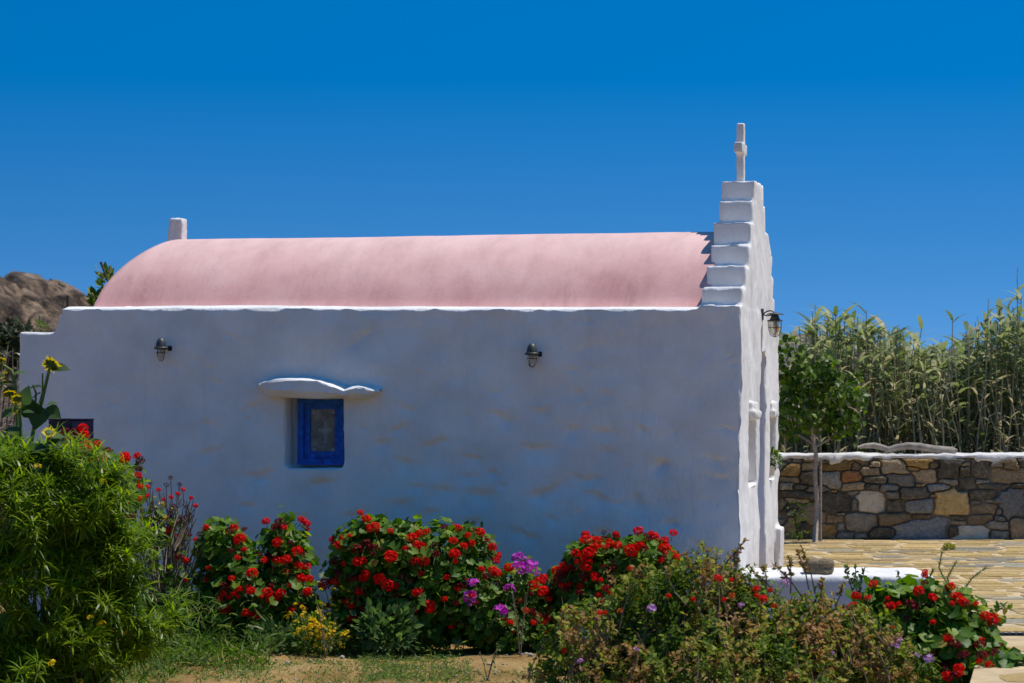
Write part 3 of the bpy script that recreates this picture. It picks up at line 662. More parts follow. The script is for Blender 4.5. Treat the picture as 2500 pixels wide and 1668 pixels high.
def cells_rect(seeds, dims, bx0, bx1, bz0, bz1, nray=30, pw=5.0):
    """stone outlines: each point goes to the seed whose rounded rectangle reaches it first"""
    Sx = np.array(seeds); Dm = np.array(dims); res = []
    skew = RNG.uniform(-.16, .16, len(Sx))
    for i in range(len(Sx)):
        near = np.where((np.abs(Sx[:, 0] - Sx[i, 0]) < Dm[i, 0] * 2 + .45) & (np.abs(Sx[:, 1] - Sx[i, 1]) < Dm[i, 1] * 2 + .3))[0]
        th = np.linspace(0, 2 * math.pi, nray, endpoint=False) + .05; dr_ = np.stack([np.cos(th) * Dm[i, 0], np.sin(th) * Dm[i, 1]], 1)
        tt = np.linspace(.1, 2.4, 116); pt = Sx[i] + dr_[:, None, :] * tt[None, :, None]
        def dist(j):
            dx = pt[..., 0] - Sx[j, 0]; dz = pt[..., 1] - Sx[j, 1]; dz = dz + skew[j] * dx
            return ((np.abs(dx) / Dm[j, 0]) ** pw + (np.abs(dz) / Dm[j, 1]) ** pw) ** (1 / pw)
        own = dist(i); oth = np.min([dist(j) for j in near if j != i], axis=0) if len(near) > 1 else own + 9
        out_ = (oth < own) | (pt[..., 0] < bx0) | (pt[..., 0] > bx1) | (pt[..., 1] < bz0) | (pt[..., 1] > bz1)
        first = np.where(out_.any(1), out_.argmax(1), len(tt) - 1); r = tt[np.maximum(first - 1, 0)]
        res.append(Sx[i] + dr_ * r[:, None])
    return res
cells = cells_rect(seeds, dims, 1.5, 9.0, ZP - .03, ZW1)
swall = empty('rubble_wall', (4.5, DW, ZP)); tag(swall, 'dry rubble stone wall with white painted coping along the terrace', 'stone wall')
link('core', MB().box(-3.0, 4.5, .010, .42, -.3, ZW1 - ZP + .01).mesh('core', M_MORTAR), swall)
for (sx, sy), poly, cc in zip(seeds, cells, cols):
    c = poly.mean(0); n = len(poly); lr = np.linalg.norm(poly - c, axis=1); 
    rp = c + (poly - c) * np.clip(1 - (.001 + vnoise(np.stack([np.arange(n) * .4, np.full(n, c[0] * 9), np.full(n, c[1] * 9)], 1), 3) * .010) / (lr + 1e-6), .5, 1)[:, None]
    pr = rnd.uniform(-.012, .05); tl = rnd.uniform(-.12, .12); tz = rnd.uniform(-.16, .06)
    V = []; 
    for (s_, yy) in ((1, .07), (1, .004 - pr * .6), (.93, -.016 - pr), (.6, -.026 - pr)):
        for q in rp:
            e = c + (q - c) * s_
            V.append((e[0] - c[0], yy + (e[0] - c[0]) * tl + (e[1] - c[1]) * tz + (rnd.uniform(-.004, .004) if s_ < 1 else 0), e[1] - c[1]))
    Fc = [(L * n + i, L * n + (i + 1) % n, (L + 1) * n + (i + 1) % n, (L + 1) * n + i) for L in range(3) for i in range(n)] + [tuple(range(3 * n, 4 * n))]
    me = fixn(MB().add(V, Fc).mesh('stone', ST[cc])); link('stone', me, swall, (c[0] - 4.5, 0, c[1] - ZP))
V2, N2, Q2 = remesh_boxes([(-3.0, 4.5, -.045, .44, 0, .05)], .02, 3); V2 = V2 + N2 * ((fbm(V2 * 5, 3, 4) - .5) * .06)[:, None]; V2[:, 2] -= (V2[:, 1] < -.01) * np.clip(fbm(V2 * np.array([9, 0, 0]), 8, 3) - .5, 0, 1) * .12 * (V2[:, 2] < .03)
link('coping', mesh_vf('coping', V2, Q2, M_WHITE), swall, (0, 0, ZW1 - ZP - .006))
# driftwood lying on the coping
zc = ZW1 + .05; dw = []
for px, py in ((2093, 1092), (2112, 1089), (2135, 1088), (2155, 1093), (2170, 1099), (2190, 1093), (2215, 1089), (2245, 1091), (2275, 1097), (2305, 1100), (2325, 1101), (2338, 1104)):
    q = P(px, py, DW + .12); dw.append((q[0], q[1] + .03 * math.sin(px * .03), max(q[2], zc + .028)))
o = link('driftwood', MB().tube(np.array(dw) - np.array(dw[0]), [.012, .028, .034, .035, .038, .04, .042, .044, .046, .048, .045, .02], 10).mesh('driftwood', M_WOOD, True), None, dw[0])
tag(o, 'bleached snaking driftwood branch lying on the white wall coping', 'driftwood')

# ------------------------------------------------------------------ plant helpers
def orient(dirs, nrm_):
    """rotation matrices whose y axis is dirs and z axis is close to nrm_"""
    y = dirs / (np.linalg.norm(dirs, axis=1)[:, None] + 1e-9)
    x = np.cross(y, nrm_); x /= np.linalg.norm(x, axis=1)[:, None] + 1e-9
    z = np.cross(x, y); return np.stack([x, y, z], 2)
def rvec(n): v = RNG.normal(size=(n, 3)); return v / np.linalg.norm(v, axis=1)[:, None]
def scaleR(R, s): return R * np.asarray(s).reshape(-1, 1, 1)

def round_leaf(k=11, cup=.22, lob=.10, seed=0):
    r = np.random.default_rng(seed); V = [(0, .0, -.02)]
    for i in range(k):
        a = -math.pi / 2 + .28 + (2 * math.pi - .56) * i / (k - 1); rr = 1 + lob * (1 if i % 2 else -1) + r.uniform(-.07, .07)
        x, y = rr * math.cos(a), rr * math.sin(a); V.append((x, y, cup * (x * x + y * y) * .6 + r.uniform(-.08, .08) + .12 * abs(x)))
    V = np.array(V) + np.array([0, .75, 0])
    return V, [(0, i, i + 1) for i in range(1, k)]
def blade(segs=3, w=.08, droop=.5, fold=.0):
    V = []; 
    for i in range(segs + 1):
        s = i / segs; ww = w * (math.sin(math.pi * min(1, .12 + .88 * s) ** .8) * .9 + .06) * (1 if i < segs else .12)
        y = s - droop * .22 * s * s; z = -droop * s * s * .75
        V += [(-ww, y, z + fold * ww), (ww, y, z + fold * ww)]
    return np.array(V), [(2 * i, 2 * i + 1, 2 * i + 3, 2 * i + 2) for i in range(segs)]
def ovate(k=4, w=.32, cup=.12, droop=.15):
    V = []
    for i in range(k + 1):
        s = i / k; ww = w * math.sin(math.pi * (s ** .75) * .98 + .02) + (.0 if 0 < i < k else .01)
        V += [(-ww, s, cup * ww - droop * s * s), (0, s, -.02 - droop * s * s), (ww, s, cup * ww - droop * s * s)]
    return np.array(V), [f for i in range(k) for f in ((3 * i, 3 * i + 1, 3 * i + 4, 3 * i + 3), (3 * i + 1, 3 * i + 2, 3 * i + 5, 3 * i + 4))]
LEAF_G = [round_leaf(seed=s) for s in range(4)]
LEAF_O = ovate(); LEAF_S = ovate(2, .30, .2, .2)

def shell(lobes, D, rd, n, inner=.62, front=.35, ground=.03):
    """points and outward directions on lumpy lobes given in photograph pixels at depth D"""
    ar = np.array([l[2] * l[3] for l in lobes], float); idx = RNG.choice(len(lobes), n, p=ar / ar.sum())
    L = np.array([l[:4] for l in lobes], float)[idx]; s = D / F
    dz = np.array([(l[4] if len(l) > 4 else 0) for l in lobes])[idx]
    d = rvec(n); flip = (d[:, 1] > front) & (RNG.random(n) < .75); d[flip, 1] *= -1
    c = np.stack([(L[:, 0] - 1250) * s, D + dz, CAMZ - (L[:, 1] - HOR) * s], 1); r = np.stack([L[:, 2] * s, np.minimum(rd, L[:, 2] * s * 1.1), L[:, 3] * s], 1)
    lump = .68 + .62 * fbm(d * 2.6 + idx[:, None] * 3.1, 5, 3)
    rad = (inner + (1 - inner) * RNG.random(n) ** .5) * lump * np.where(RNG.random(n) < .10, RNG.uniform(1.04, 1.26, n), 1)
    p = c + d * r * rad[:, None]
    k = p[:, 2] > ground
    return p[k], d[k]
def front_depth(lobes, D, rd, px, py):
    best = D + .05
    for l in lobes:
        q = ((px - l[0]) / l[2]) ** 2 + ((py - l[1]) / l[3]) ** 2
        y = D + (l[4] if len(l) > 4 else 0) - min(rd, l[2] * D / F * 1.1) * math.sqrt(max(0, 1 - q)) * 1.02
        if q < 1.15: best = min(best, y)
    return best
def norm(v): return v / (np.linalg.norm(v, axis=1)[:, None] + 1e-9)

# flower-head meshes: umbels of five-petalled florets
def head_mesh(name, mt, nfl, seed, pet=.34, spread=.75, stalk=True, layers=1.0):
    r = np.random.default_rng(seed); b = MB()
    ga = math.pi * (3 - math.sqrt(5))
    for i in range(nfl):
        zc = 1 - (1 + spread) * (i + .5) / nfl; a = i * ga; rr = math.sqrt(max(0, 1 - zc * zc)); d = np.array([rr * math.cos(a), rr * math.sin(a), zc]) + r.normal(size=3) * .12
        d /= np.linalg.norm(d); base = d * r.uniform(.62, .86) * np.array([1, 1, .85])
        t1 = np.cross(d, r.normal(size=3)); t1 /= np.linalg.norm(t1); t2 = np.cross(d, t1); tn = r.uniform(.0, 1)
        for k in range(5):
            a0 = 2 * math.pi * k / 5 + r.uniform(-.15, .15); q = lambda an, ra, hh: base + (t1 * math.cos(an) + t2 * math.sin(an)) * ra * pet + d * hh * pet
            b.add([q(a0, .05, 0), q(a0 - .55, .75, .35 + r.uniform(-.1, .1)), q(a0, 1.1, .35 + r.uniform(-.25, .2)), q(a0 + .55, .75, .35 + r.uniform(-.1, .1))], [(0, 1, 2, 3)], min(1, max(0, tn + r.uniform(-.2, .2))))
    if stalk: b.tube([(0, 0, -.2), (.1, .2, -1.2), (.05, .5, -2.6)], [.07, .06, .07], 4, .4, 1)
    return b.mesh(name, [mt, M_STEM])
H_RED = [head_mesh('flower_head', M_RED, 26, s) for s in range(6)]
H_WINE = [head_mesh('flower_head', M_WINE, 22, 20 + s, pet=.30) for s in range(3)]
H_BRN = [head_mesh('flower_head', M_BROWNH, 18, 30 + s, pet=.26) for s in range(2)]
H_PUR = [head_mesh('flower_head', M_PURP, 6, 40 + s, pet=.52, spread=.2) for s in range(3)]
H_LIL = [head_mesh('flower_head', M_LILAC, 7, 50 + s, pet=.5, spread=.2) for s in range(2)]
H_YEL = [head_mesh('flower_head', M_YEL, 5, 60 + s, pet=.6, spread=0, stalk=True) for s in range(2)]
H_ORA = [head_mesh('flower_head', M_ORANGE, 12, 70 + s, pet=.4) for s in range(2)]
HS = {'s': .027, 'm': .042, 'b': .055, 'v': .066}
def put_heads(parent, heads, depth, rr, kscale=1.0):
    base = np.array(parent.location)
    for px, py, c in heads:
        D = depth(px, py); p = P(px, py, D)
        fam = {'r': H_RED, 'd': H_WINE, 'k': H_BRN, 'p': H_PUR, 'l': H_LIL, 'y': H_YEL, 'o': H_ORA}[c[0]]
        o = link('flower_head', rr.choice(fam), parent, p - base)
        s = HS[c[1]] * rr.uniform(.82, 1.15) * kscale; o.scale = (s, s, s * rr.uniform(.85, 1.0)); o.rotation_euler = (rr.uniform(-.1, .5), rr.uniform(-.35, .35), rr.uniform(0, 6.28))

def heads_from(txt, ox, oy, sc_):
    r = []
    for it in txt.split():
        a = it.split(','); r.append((ox + float(a[0]) / sc_, oy + float(a[1]) / sc_, a[2]))
    return r

def geranium(name, label, D, lobes, heads, n, nobj, rd=.38, group=None, size=(.026, .047), fill=.5, seed=1, stems=16, cat='flowering bush', kscale=1.0, leafm=(None, None), gz=None):
    rr = random.Random(seed); lc_ = np.average([l[0] for l in lobes], weights=[l[2] for l in lobes])
    base = np.array([(lc_ - 1250) / F * D, D, soil_z((lc_ - 1250) / F * D, D) if gz is None else gz]); o = empty(name, base); tag(o, label, cat, group)
    p, d = shell(lobes, D, rd, n, ground=.03 if gz is None else gz + .02)
    nr = norm(d * .7 + np.array([0, -.15, .85]) + rvec(len(p)) * .5); dr_ = norm(np.cross(nr, rvec(len(p))) + np.array([0, 0, -.3]))
    Rm = orient(dr_, nr); s = RNG.uniform(size[0], size[1], len(p))
    tint = np.clip(RNG.beta(2.2, 2.0, len(p)), 0, .96)
    dead = RNG.random(len(p)) < .015; tint[dead] = 1.0
    # the foremost outer leaves are parts of their own
    score = -p[:, 1] * 1.0 + p[:, 2] * .3 + RNG.random(len(p)) * .5; order = np.argsort(-score); big = order[:nobj]; small = order[nobj:]
    lm = [MB().add(v, f).mesh('leaf', leafm[1] or M_GERO, True) for v, f in LEAF_G]
    for i in big:
        q = link('leaf', lm[rr.randrange(4)], o); q.matrix_local = Matrix.Translation(Vector(p[i] - base)) @ Matrix(Rm[i].tolist()).to_4x4() @ Matrix.Scale(float(s[i]), 4)
    b = MB()
    for k in range(4):
        ii = small[k::4]; b.inst(LEAF_G[k][0], LEAF_G[k][1], scaleR(Rm[ii], s[ii]), p[ii], tint[ii])
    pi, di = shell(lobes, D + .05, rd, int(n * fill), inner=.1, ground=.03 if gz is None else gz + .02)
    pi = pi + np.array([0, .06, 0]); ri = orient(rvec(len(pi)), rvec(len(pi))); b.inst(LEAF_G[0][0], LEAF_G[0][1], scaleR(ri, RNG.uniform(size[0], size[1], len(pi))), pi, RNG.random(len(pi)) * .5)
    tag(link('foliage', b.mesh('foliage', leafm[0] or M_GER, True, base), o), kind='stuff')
    st = MB()
    for k in range(stems):
        q = p[rr.randrange(len(p))]; b0 = base + np.array([rr.uniform(-.2, .2), rr.uniform(-.1, .1), 0]); mid = (b0 + q) / 2 + np.array([rr.uniform(-.08, .08), rr.uniform(-.08, .08), .05])
        st.tube([b0, mid, q], [.009, .007, .004], 5)
    tag(link('stem_cluster', st.mesh('stem_cluster', M_TWIG, True, base), o), kind='stuff')
    for k in range(26):      # small buds, half-open and faded heads between the big ones
        l = rr.choice(lobes); a = rr.uniform(0, 6.28); q = math.sqrt(rr.random()) * .92; heads = heads + [(l[0] + l[2] * q * math.cos(a), l[1] + l[3] * q * math.sin(a), rr.choice(['rs', 'rs', 'ds', 'rs', 'ks', 'dm']))]
    put_heads(o, heads, lambda x, y: front_depth(lobes, D, rd, x, y) - rr.uniform(.0, .06), rr, kscale)
    return o, base

GG = 'red geranium bushes along the wall'
h1 = heads_from('565,523,rm 785,597,rb 750,520,rm 963,477,rm 1085,505,dm 1208,470,rm 1240,495,rm 1245,530,rs 1040,617,rm 1175,678,rm 1100,735,rb 1035,735,rm 985,715,dm 1185,775,rm 1240,780,rm 1103,815,rs 868,827,rb 1200,860,rm 1252,866,rm 732,862,rs 560,870,rs 785,935,rm 745,965,rs 850,920,rs 860,945,rm 775,985,rs 650,1000,rs 712,990,rs 970,955,rb 1062,960,rm 1015,1005,rb 1118,907,rs 1245,950,rm 690,1068,rm 548,1068,rs 620,1102,rm 825,1095,rm 888,1115,rm 1135,1080,rm 715,545,dm 820,530,ds 920,700,ds 730,675,ds 525,660,ds 1130,620,ds 1000,920,dm 740,1160,ds 940,1110,ds 1190,1040,ds', 300, 1100, 2.76)
geranium('geranium', 'twin-crowned red geranium bush with a dip between its two leafy tops, by the blue window', 18.75,
         [(545, 1350, 68, 85), (590, 1440, 110, 110), (695, 1350, 62, 88), (690, 1460, 82, 100), (610, 1540, 120, 60), (745, 1530, 60, 55, .1), (470, 1520, 60, 75, .1)], h1, 2000, 210, group=GG, seed=2)
h2 = heads_from('435,175,rs 485,225,rm 540,295,rb 212,395,rm 283,378,rs 350,363,rs 265,437,rm 405,470,db 485,430,db 540,455,dm 455,565,rm 300,590,rs 415,575,rm 683,530,rb 852,378,rm 915,345,rm 980,330,rm 913,453,rb 805,465,rs 877,570,rm 960,570,rm 1040,440,km 1055,510,dm 1120,290,dm 1232,297,rm 1200,285,rs 1360,260,ks 1365,315,ds 1415,335,rb 1445,395,kb 1313,357,rs 1195,400,rm 1280,445,rm 1205,510,rm 480,675,rm 460,710,rm 590,715,rb 350,710,dm 230,735,rm 140,760,rb 650,765,rb 725,770,rm 775,695,km 925,675,rm 900,825,rm 425,818,rm 325,900,rm 365,935,rm 405,885,ds 735,955,rm 665,955,dm 865,970,rm 1000,925,rm 1005,960,rm 375,1040,rb 655,1000,rs 1220,790,rs 155,935,rs 240,870,km 230,580,dm 250,640,ks 550,585,ds 600,470,ks 705,305,ks 1510,520,ds 1515,455,rm 1560,525,rm 1535,565,rm 850,790,ks 580,855,ds 740,840,dm', 750, 1200, 3.351)
geranium('geranium', 'largest red geranium bush, tall rounded clump beside the purple flowering pelargonium', 18.7,
         [(880, 1400, 80, 130), (960, 1390, 110, 130), (1080, 1390, 105, 115), (1000, 1480, 170, 105), (860, 1500, 60, 80), (1150, 1340, 55, 60), (910, 1310, 55, 50)], h2, 2900, 260, group=GG, seed=3)
h3_ = heads_from('1650,625,rm 1550,665,rm 1520,650,rm 1470,695,dm 1935,705,rm 1890,725,rs 1845,765,rm 1930,815,rb 1985,840,dm 1965,1035,rm 1945,1070,rs 1845,985,dm 1850,1073,rs 1740,890,os 1715,545,pm 1740,525,ps 1800,565,pm 1710,610,pm 1745,615,pm 1800,610,pm 1815,635,pb 1865,600,pm 1745,670,ps 1360,750,pb 1655,800,pm 1335,860,pb 1335,905,pm 1580,980,pb 1880,680,ps 1450,680,ks 1380,910,ds 1690,1150,ds', 750, 1200, 3.351)
geranium('pelargonium', 'pelargonium with magenta purple blooms among red heads, between two red geranium bushes', 18.6,
         [(1170, 1480, 95, 100), (1260, 1450, 75, 80), (1310, 1480, 50, 70), (1240, 1520, 120, 65), (1360, 1510, 45, 65, .05)], h3_, 1200, 150, group='pelargoniums along the wall', seed=4, size=(.022, .04))
h4 = heads_from('468,200,rm 483,253,rb 575,250,rm 640,240,dm 630,185,ks 680,275,rm 735,200,rm 750,295,rm 935,170,rm 1000,235,db 1075,215,rb 1040,190,rs 1155,265,rb 1245,183,rm 1165,330,rb 875,340,rv 940,295,rm 985,320,dm 383,368,rm 500,355,rv 545,310,rm 600,305,rs 460,420,rm 390,440,rs 285,490,rb 215,520,rm 345,495,dm 470,490,rb 1235,375,rm 1275,400,rm 1275,450,rm 1310,505,rm 705,500,dm 545,560,rm 600,600,rs 450,570,dm 325,635,rs 645,675,rm 585,735,rs 605,785,rs 895,655,rs 978,690,rs 880,745,rm 910,765,rs 1030,570,rb 500,915,rs 795,830,rs 1075,540,lm 1150,410,dm 720,440,ks 800,610,ds 1250,480,rs', 1300, 1250, 3.615)
geranium('geranium', 'domed red geranium bush crowded with blooms, beneath the plain right half of the wall', 18.55,
         [(1450, 1380, 75, 70), (1540, 1370, 95, 65), (1610, 1390, 60, 65), (1500, 1460, 130, 80), (1390, 1440, 45, 70)], h4, 1900, 200, group=GG, seed=5)
h5 = heads_from('1345,550,rs 1340,580,rs 870,660,rm 713,768,rm 820,790,rs 685,880,rb 660,910,rs 580,965,rs 655,1015,rm 1020,870,rb 1102,840,rs 1220,855,db 1285,722,rm 1415,780,rm 1575,685,rm 1640,785,rb 1695,825,rm 1725,845,ds 1180,975,ds 1890,945,rm 1950,985,rb 2010,990,rs 1548,1155,rm 1625,1210,dm 1978,1285,dm 1520,1410,dm 1655,1430,rm 1665,1480,rs 1548,1505,rm 1340,650,ds', 1900, 1250, 3.752)
geranium('geranium', 'broad leafy red geranium bush in front of the white ledge beside the paving', 14.8,
         [(2160, 1490, 95, 75), (2260, 1480, 85, 70), (2340, 1520, 85, 75), (2250, 1570, 160, 80), (2370, 1580, 65, 70), (2290, 1640, 110, 60), (2375, 1640, 75, 70), (2400, 1595, 55, 50), (2378, 1600, 62, 45, -.8), (2345, 1665, 50, 50, -1.0)], h5, 1900, 240, seed=6, size=(.030, .052), rd=.34, group=GG, kscale=.88)

# leggy old geranium, mostly bare twigs and withered heads
def leggy():
    D = 18.6; rr = random.Random(12); bx, by = 405, 1560; base = np.array([(bx - 1250) / F * D, D, 0.]); o = empty('leggy_geranium', base)
    tag(o, 'leggy half-bare geranium with withered dark heads on brown twigs', 'flowering bush')
    heads = heads_from('95,35,rm 120,68,km 105,125,km 20,30,rm 15,60,rm 163,247,rs 240,265,rs 320,185,ks 185,222,ks 293,232,ks 383,228,ks 405,262,rs 460,320,rs 490,373,rs 155,310,rs 113,325,rm 325,315,rs 275,330,rs 370,292,rs 290,455,rm 325,405,km 240,410,km 240,460,km 450,445,km 395,455,dm 375,580,rs 293,538,rm 440,535,km 450,570,ds 515,565,km 420,740,rm 420,790,rs 380,715,dm 425,873,rs 360,490,dm 240,550,ks 430,375,ds 345,530,ks 490,600,rs 410,870,ds 175,465,rs 200,380,ks 320,440,ds 345,375,ds', 300, 1100, 2.76)
    dep = {}
    def depth(x, y): dep[(x, y)] = D + rr.uniform(-.18, .12); return dep[(x, y)]
    put_heads(o, heads, depth, rr, .82)
    st = MB()
    for (px, py, c) in heads:
        q = P(px, py, dep[(px, py)]); b0 = base + np.array([rr.uniform(-.12, .12), rr.uniform(-.08, .08), rr.uniform(0, .1)])
        mid = b0 * .45 + q * .55 + np.array([rr.uniform(-.05, .05), rr.uniform(-.05, .05), -.05])
        st.tube([b0, mid, q * .8 + mid * .2 + np.array([rr.uniform(-.02, .02), 0, 0]), q], [.010, .006, .004, .0025], 5)
    for k in range(90):
        q = P(rr.uniform(345, 470), rr.uniform(1230, 1470), D + rr.uniform(-.2, .15)); e = q + np.array([rr.uniform(-.12, .12), rr.uniform(-.05, .05), rr.uniform(.05, .16)]); st.tube([q - np.array([(q[0] - base[0]) * .5, 0, .2]), q, e], [.006, .0045, .0022], 4)
    tag(link('stem_cluster', st.mesh('stem_cluster', M_TWIG, True, base), o), kind='stuff')
    b = MB(); p, d = shell([(400, 1400, 70, 130), (430, 1480, 80, 90), (390, 1280, 60, 60)], D, .3, 420)
    Rm = orient(rvec(len(p)), norm(d + np.array([0, 0, .5]) + rvec(len(p)) * .6)); b.inst(LEAF_G[1][0], LEAF_G[1][1], scaleR(Rm, RNG.uniform(.014, .032, len(p))), p, RNG.random(len(p)))
    tag(link('foliage', b.mesh('foliage', M_GER, True, base), o), kind='stuff')
leggy()
# red geranium behind the big bush, by the cabinet
h6 = heads_from('295,655,rm 265,670,dm 300,678,rm 305,722,rb 325,730,rm 230,665,dm 250,690,dm 350,713,rm 388,738,dm 450,755,rm 445,765,rm 503,770,km 497,800,km 365,770,om 380,803,rm 445,878,rs 440,1010,rs 455,845,ds 320,770,om 290,820,rm 250,765,om 500,905,rs 525,895,rs 490,850,rs 230,725,om 215,805,os', 0, 600, 1.468)
geranium('geranium', 'tall red geranium reaching up beside the dark plum cabinet', 17.4, [(215, 1150, 85, 70), (290, 1190, 70, 70), (240, 1300, 110, 130)], h6, 700, 90, seed=8, group=GG)

# ------------------------------------------------------------------ big narrow-leaved bush at the left
def narrow_bush():
    D = 15.9; lobes = [(60, 1240, 190, 150), (190, 1235, 145, 130), (220, 1400, 112, 155), (80, 1480, 220, 185), (60, 1165, 110, 70), (290, 1530, 110, 90, .3), (60, 1620, 150, 80, -.3), (190, 1590, 130, 80, .1), (295, 1460, 42, 75, .1)]
    base = np.array([(110 - 1250) / F * D, D, 0.]); o = empty('narrow_leaved_bush', base); tag(o, 'large bright green bush with narrow whorled leaves below the sunflowers', 'bush')
    b = MB(); tv, tf = blade(3, .048, .45, .3)
    # leafy branches: clusters of shoots with gaps between them and some stray leaders
    cp, cd = shell(lobes, D, .55, 210, inner=.80, ground=.05); m_ = len(cp); ci = RNG.integers(0, m_, 2000); rad = RNG.uniform(.07, .16, m_)
    off = rvec(len(ci)) * RNG.random((len(ci), 1)) ** .5; up = cd[ci] * .35 + np.array([0, 0, .9]); up = norm(up)
    p = cp[ci] + off * rad[ci][:, None] + up * (RNG.random(len(ci)) * .10 * RNG.uniform(.3, 1.6, m_)[ci])[:, None]
    d = norm(cd[ci] * .5 + off * .7 + np.array([0, 0, .3])); kp = p[:, 2] > .02; p, d = p[kp], d[kp]; n = len(p)
    ax = norm(d * .7 + np.array([0, -.1, .7]) + rvec(n) * .35)
    for k in range(17):
        el = RNG.uniform(-.35, .95, n) if k < 13 else RNG.uniform(.6, 1.4, n)
        az = RNG.random(n) * 2 * math.pi; t1 = norm(np.cross(ax, rvec(n))); t2 = np.cross(ax, t1)
        dr_ = t1 * (np.cos(az) * np.cos(el))[:, None] + t2 * (np.sin(az) * np.cos(el))[:, None] + ax * np.sin(el)[:, None]
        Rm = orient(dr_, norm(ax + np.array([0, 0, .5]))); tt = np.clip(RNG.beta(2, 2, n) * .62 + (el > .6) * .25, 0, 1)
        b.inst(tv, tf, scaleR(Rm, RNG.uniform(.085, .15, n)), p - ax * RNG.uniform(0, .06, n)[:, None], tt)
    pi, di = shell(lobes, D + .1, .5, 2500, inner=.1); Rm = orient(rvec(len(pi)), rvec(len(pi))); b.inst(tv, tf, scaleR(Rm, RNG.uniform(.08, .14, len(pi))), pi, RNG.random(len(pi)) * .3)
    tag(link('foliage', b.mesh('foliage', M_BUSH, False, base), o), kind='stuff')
    st = MB(); rr = random.Random(3)
    for k in range(60):
        q = p[rr.randrange(n)]; b0 = base + np.array([rr.uniform(-.3, .3), rr.uniform(-.2, .2), 0]); st.tube([b0, (b0 + q) / 2 + np.array([rr.uniform(-.1, .1), 0, .08]), q], [.014, .009, .004], 5)
    tag(link('stem_cluster', st.mesh('stem_cluster', M_STEM, True, base), o), kind='stuff')
    put_heads(o, [(128, 1620, 'ys'), (220, 1510, 'ys'), (248, 1525, 'ys'), (312, 1545, 'ys'), (250, 1178, 'ys'), (218, 1600, 'ys'), (195, 1665, 'ys'), (92, 1140, 'ys')], lambda x, y: front_depth(lobes, D, .55, x, y) - .02, rr)
narrow_bush()

# ------------------------------------------------------------------ sunflowers
def sun_head(parent, pos, r, facing, rr, base):
    hd = link('flower_head', MB().lathe([(0, -.22), (.3, -.2), (.62, -.1), (.72, .02), (.6, .1), (0, .14)], 16).mesh('flower_head', M_SEED, True), parent, pos - base)
    q = Vector(facing).to_track_quat('Z', 'Y'); hd.rotation_euler = q.to_euler(); hd.scale = (r * .78,) * 3
    pv, pf = ovate(3, .16, .2, -.1)
    pm = MB().add(pv, pf, .6).mesh('petal', M_YEL, True); sm = MB().add(pv * np.array([1.3, .8, 1]), pf, 0).mesh('sepal', M_SUNL, True)
    for k in range(22):
        a = 2 * math.pi * k / 22; e = link('petal', pm, hd, (.62 * math.cos(a), .62 * math.sin(a), .02)); e.rotation_euler = Euler((rr.uniform(-.5, .25), rr.uniform(-.3, .3), a - math.pi / 2)); e.scale = (1, rr.uniform(.55, .85), 1)
    for k in range(12):
        a = 2 * math.pi * k / 12 + .2; e = link('sepal', sm, hd, (.5 * math.cos(a), .5 * math.sin(a), -.08)); e.rotation_euler = Euler((rr.uniform(-.5, .1), 0, a - math.pi / 2)); e.scale = (.9, .6, 1)
def sunflower(label, D, stem, heads, leaves, seed, branches=()):
    rr = random.Random(seed); pts_ = np.array([P(x, y, D + dz) for x, y, dz in stem]); base = pts_[0].copy(); base[2] = 0; pts_[0] = base
    o = empty('sunflower', base); tag(o, label, 'sunflower', 'sunflowers above the green bush')
    link('stalk', MB().tube(pts_ - base, np.linspace(.016, .009, len(pts_)), 8).mesh('stalk', M_STEM, True), o)
    for br in branches:
        bp = np.array([P(x, y, D + dz) for x, y, dz in br]); link('branch', MB().tube(bp - base, np.linspace(.009, .005, len(bp)), 6).mesh('branch', M_STEM, True), o)
    for x, y, dz, r, fc_ in heads: sun_head(o, P(x, y, D + dz), r, fc_, rr, base)
    lv, lf_ = ovate(5, .46, .18, .3); lm = MB().add(lv, lf_).mesh('leaf', M_SUNL, True)
    for x, y, dz, L, dr_, nm in leaves:
        Rm = orient(np.array([dr_], float), np.array([nm], float))[0]; e = link('leaf', lm, o)
        e.matrix_local = Matrix.Translation(Vector(P(x, y, D + dz) - base)) @ Matrix(Rm.tolist()).to_4x4() @ Matrix.Scale(L, 4)
sunflower('tall sunflower with bent yellow head and large wilting leaves against the white wall', 16.2,
    [(60, 1640, .1), (62, 1240, 0), (72, 1100, 0), (86, 1030, 0), (101, 985, 0), (114, 930, 0), (121, 900, -.03), (124, 893, -.05)],
    [(126, 891, -.03, .070, (.25, .75, .65))],
    [(84, 1022, -.02, .165, (-.25, -.5, .75), (-.2, -.9, .3)), (98, 990, -.03, .16, (-.1, -.35, -.8), (.3, -.9, .3)), (112, 992, 0, .085, (.85, -.1, .5), (0, -.3, 1)), (112, 996, 0, .12, (.8, -.3, -.45), (-.2, -.8, .6)), (128, 900, -.02, .115, (.95, -.1, .15), (0, -.6, .9)), (105, 945, 0, .10, (-.9, -.2, .1), (0, -.2, 1)), (100, 960, .02, .08, (-.8, .2, -.2), (0, -.3, 1)), (122, 893, -.05, .06, (-.1, 0, 1), (0, -1, 0)), (72, 1090, -.05, .14, (-.7, -.4, -.3), (0, -.6, .8)), (72, 1100, -.05, .13, (.7, -.5, -.2), (0, -.6, .8)), (66, 1160, -.1, .14, (.6, -.5, -.5), (0, -.7, .7)), (66, 1150, -.1, .15, (-.7, -.4, -.4), (0, -.7, .7))],
    1, branches=[[(84, 1022, .02), (104, 960, .03), (104, 912, .04)], [(84, 1020, .02), (88, 960, .02), (80, 940, .0)]])
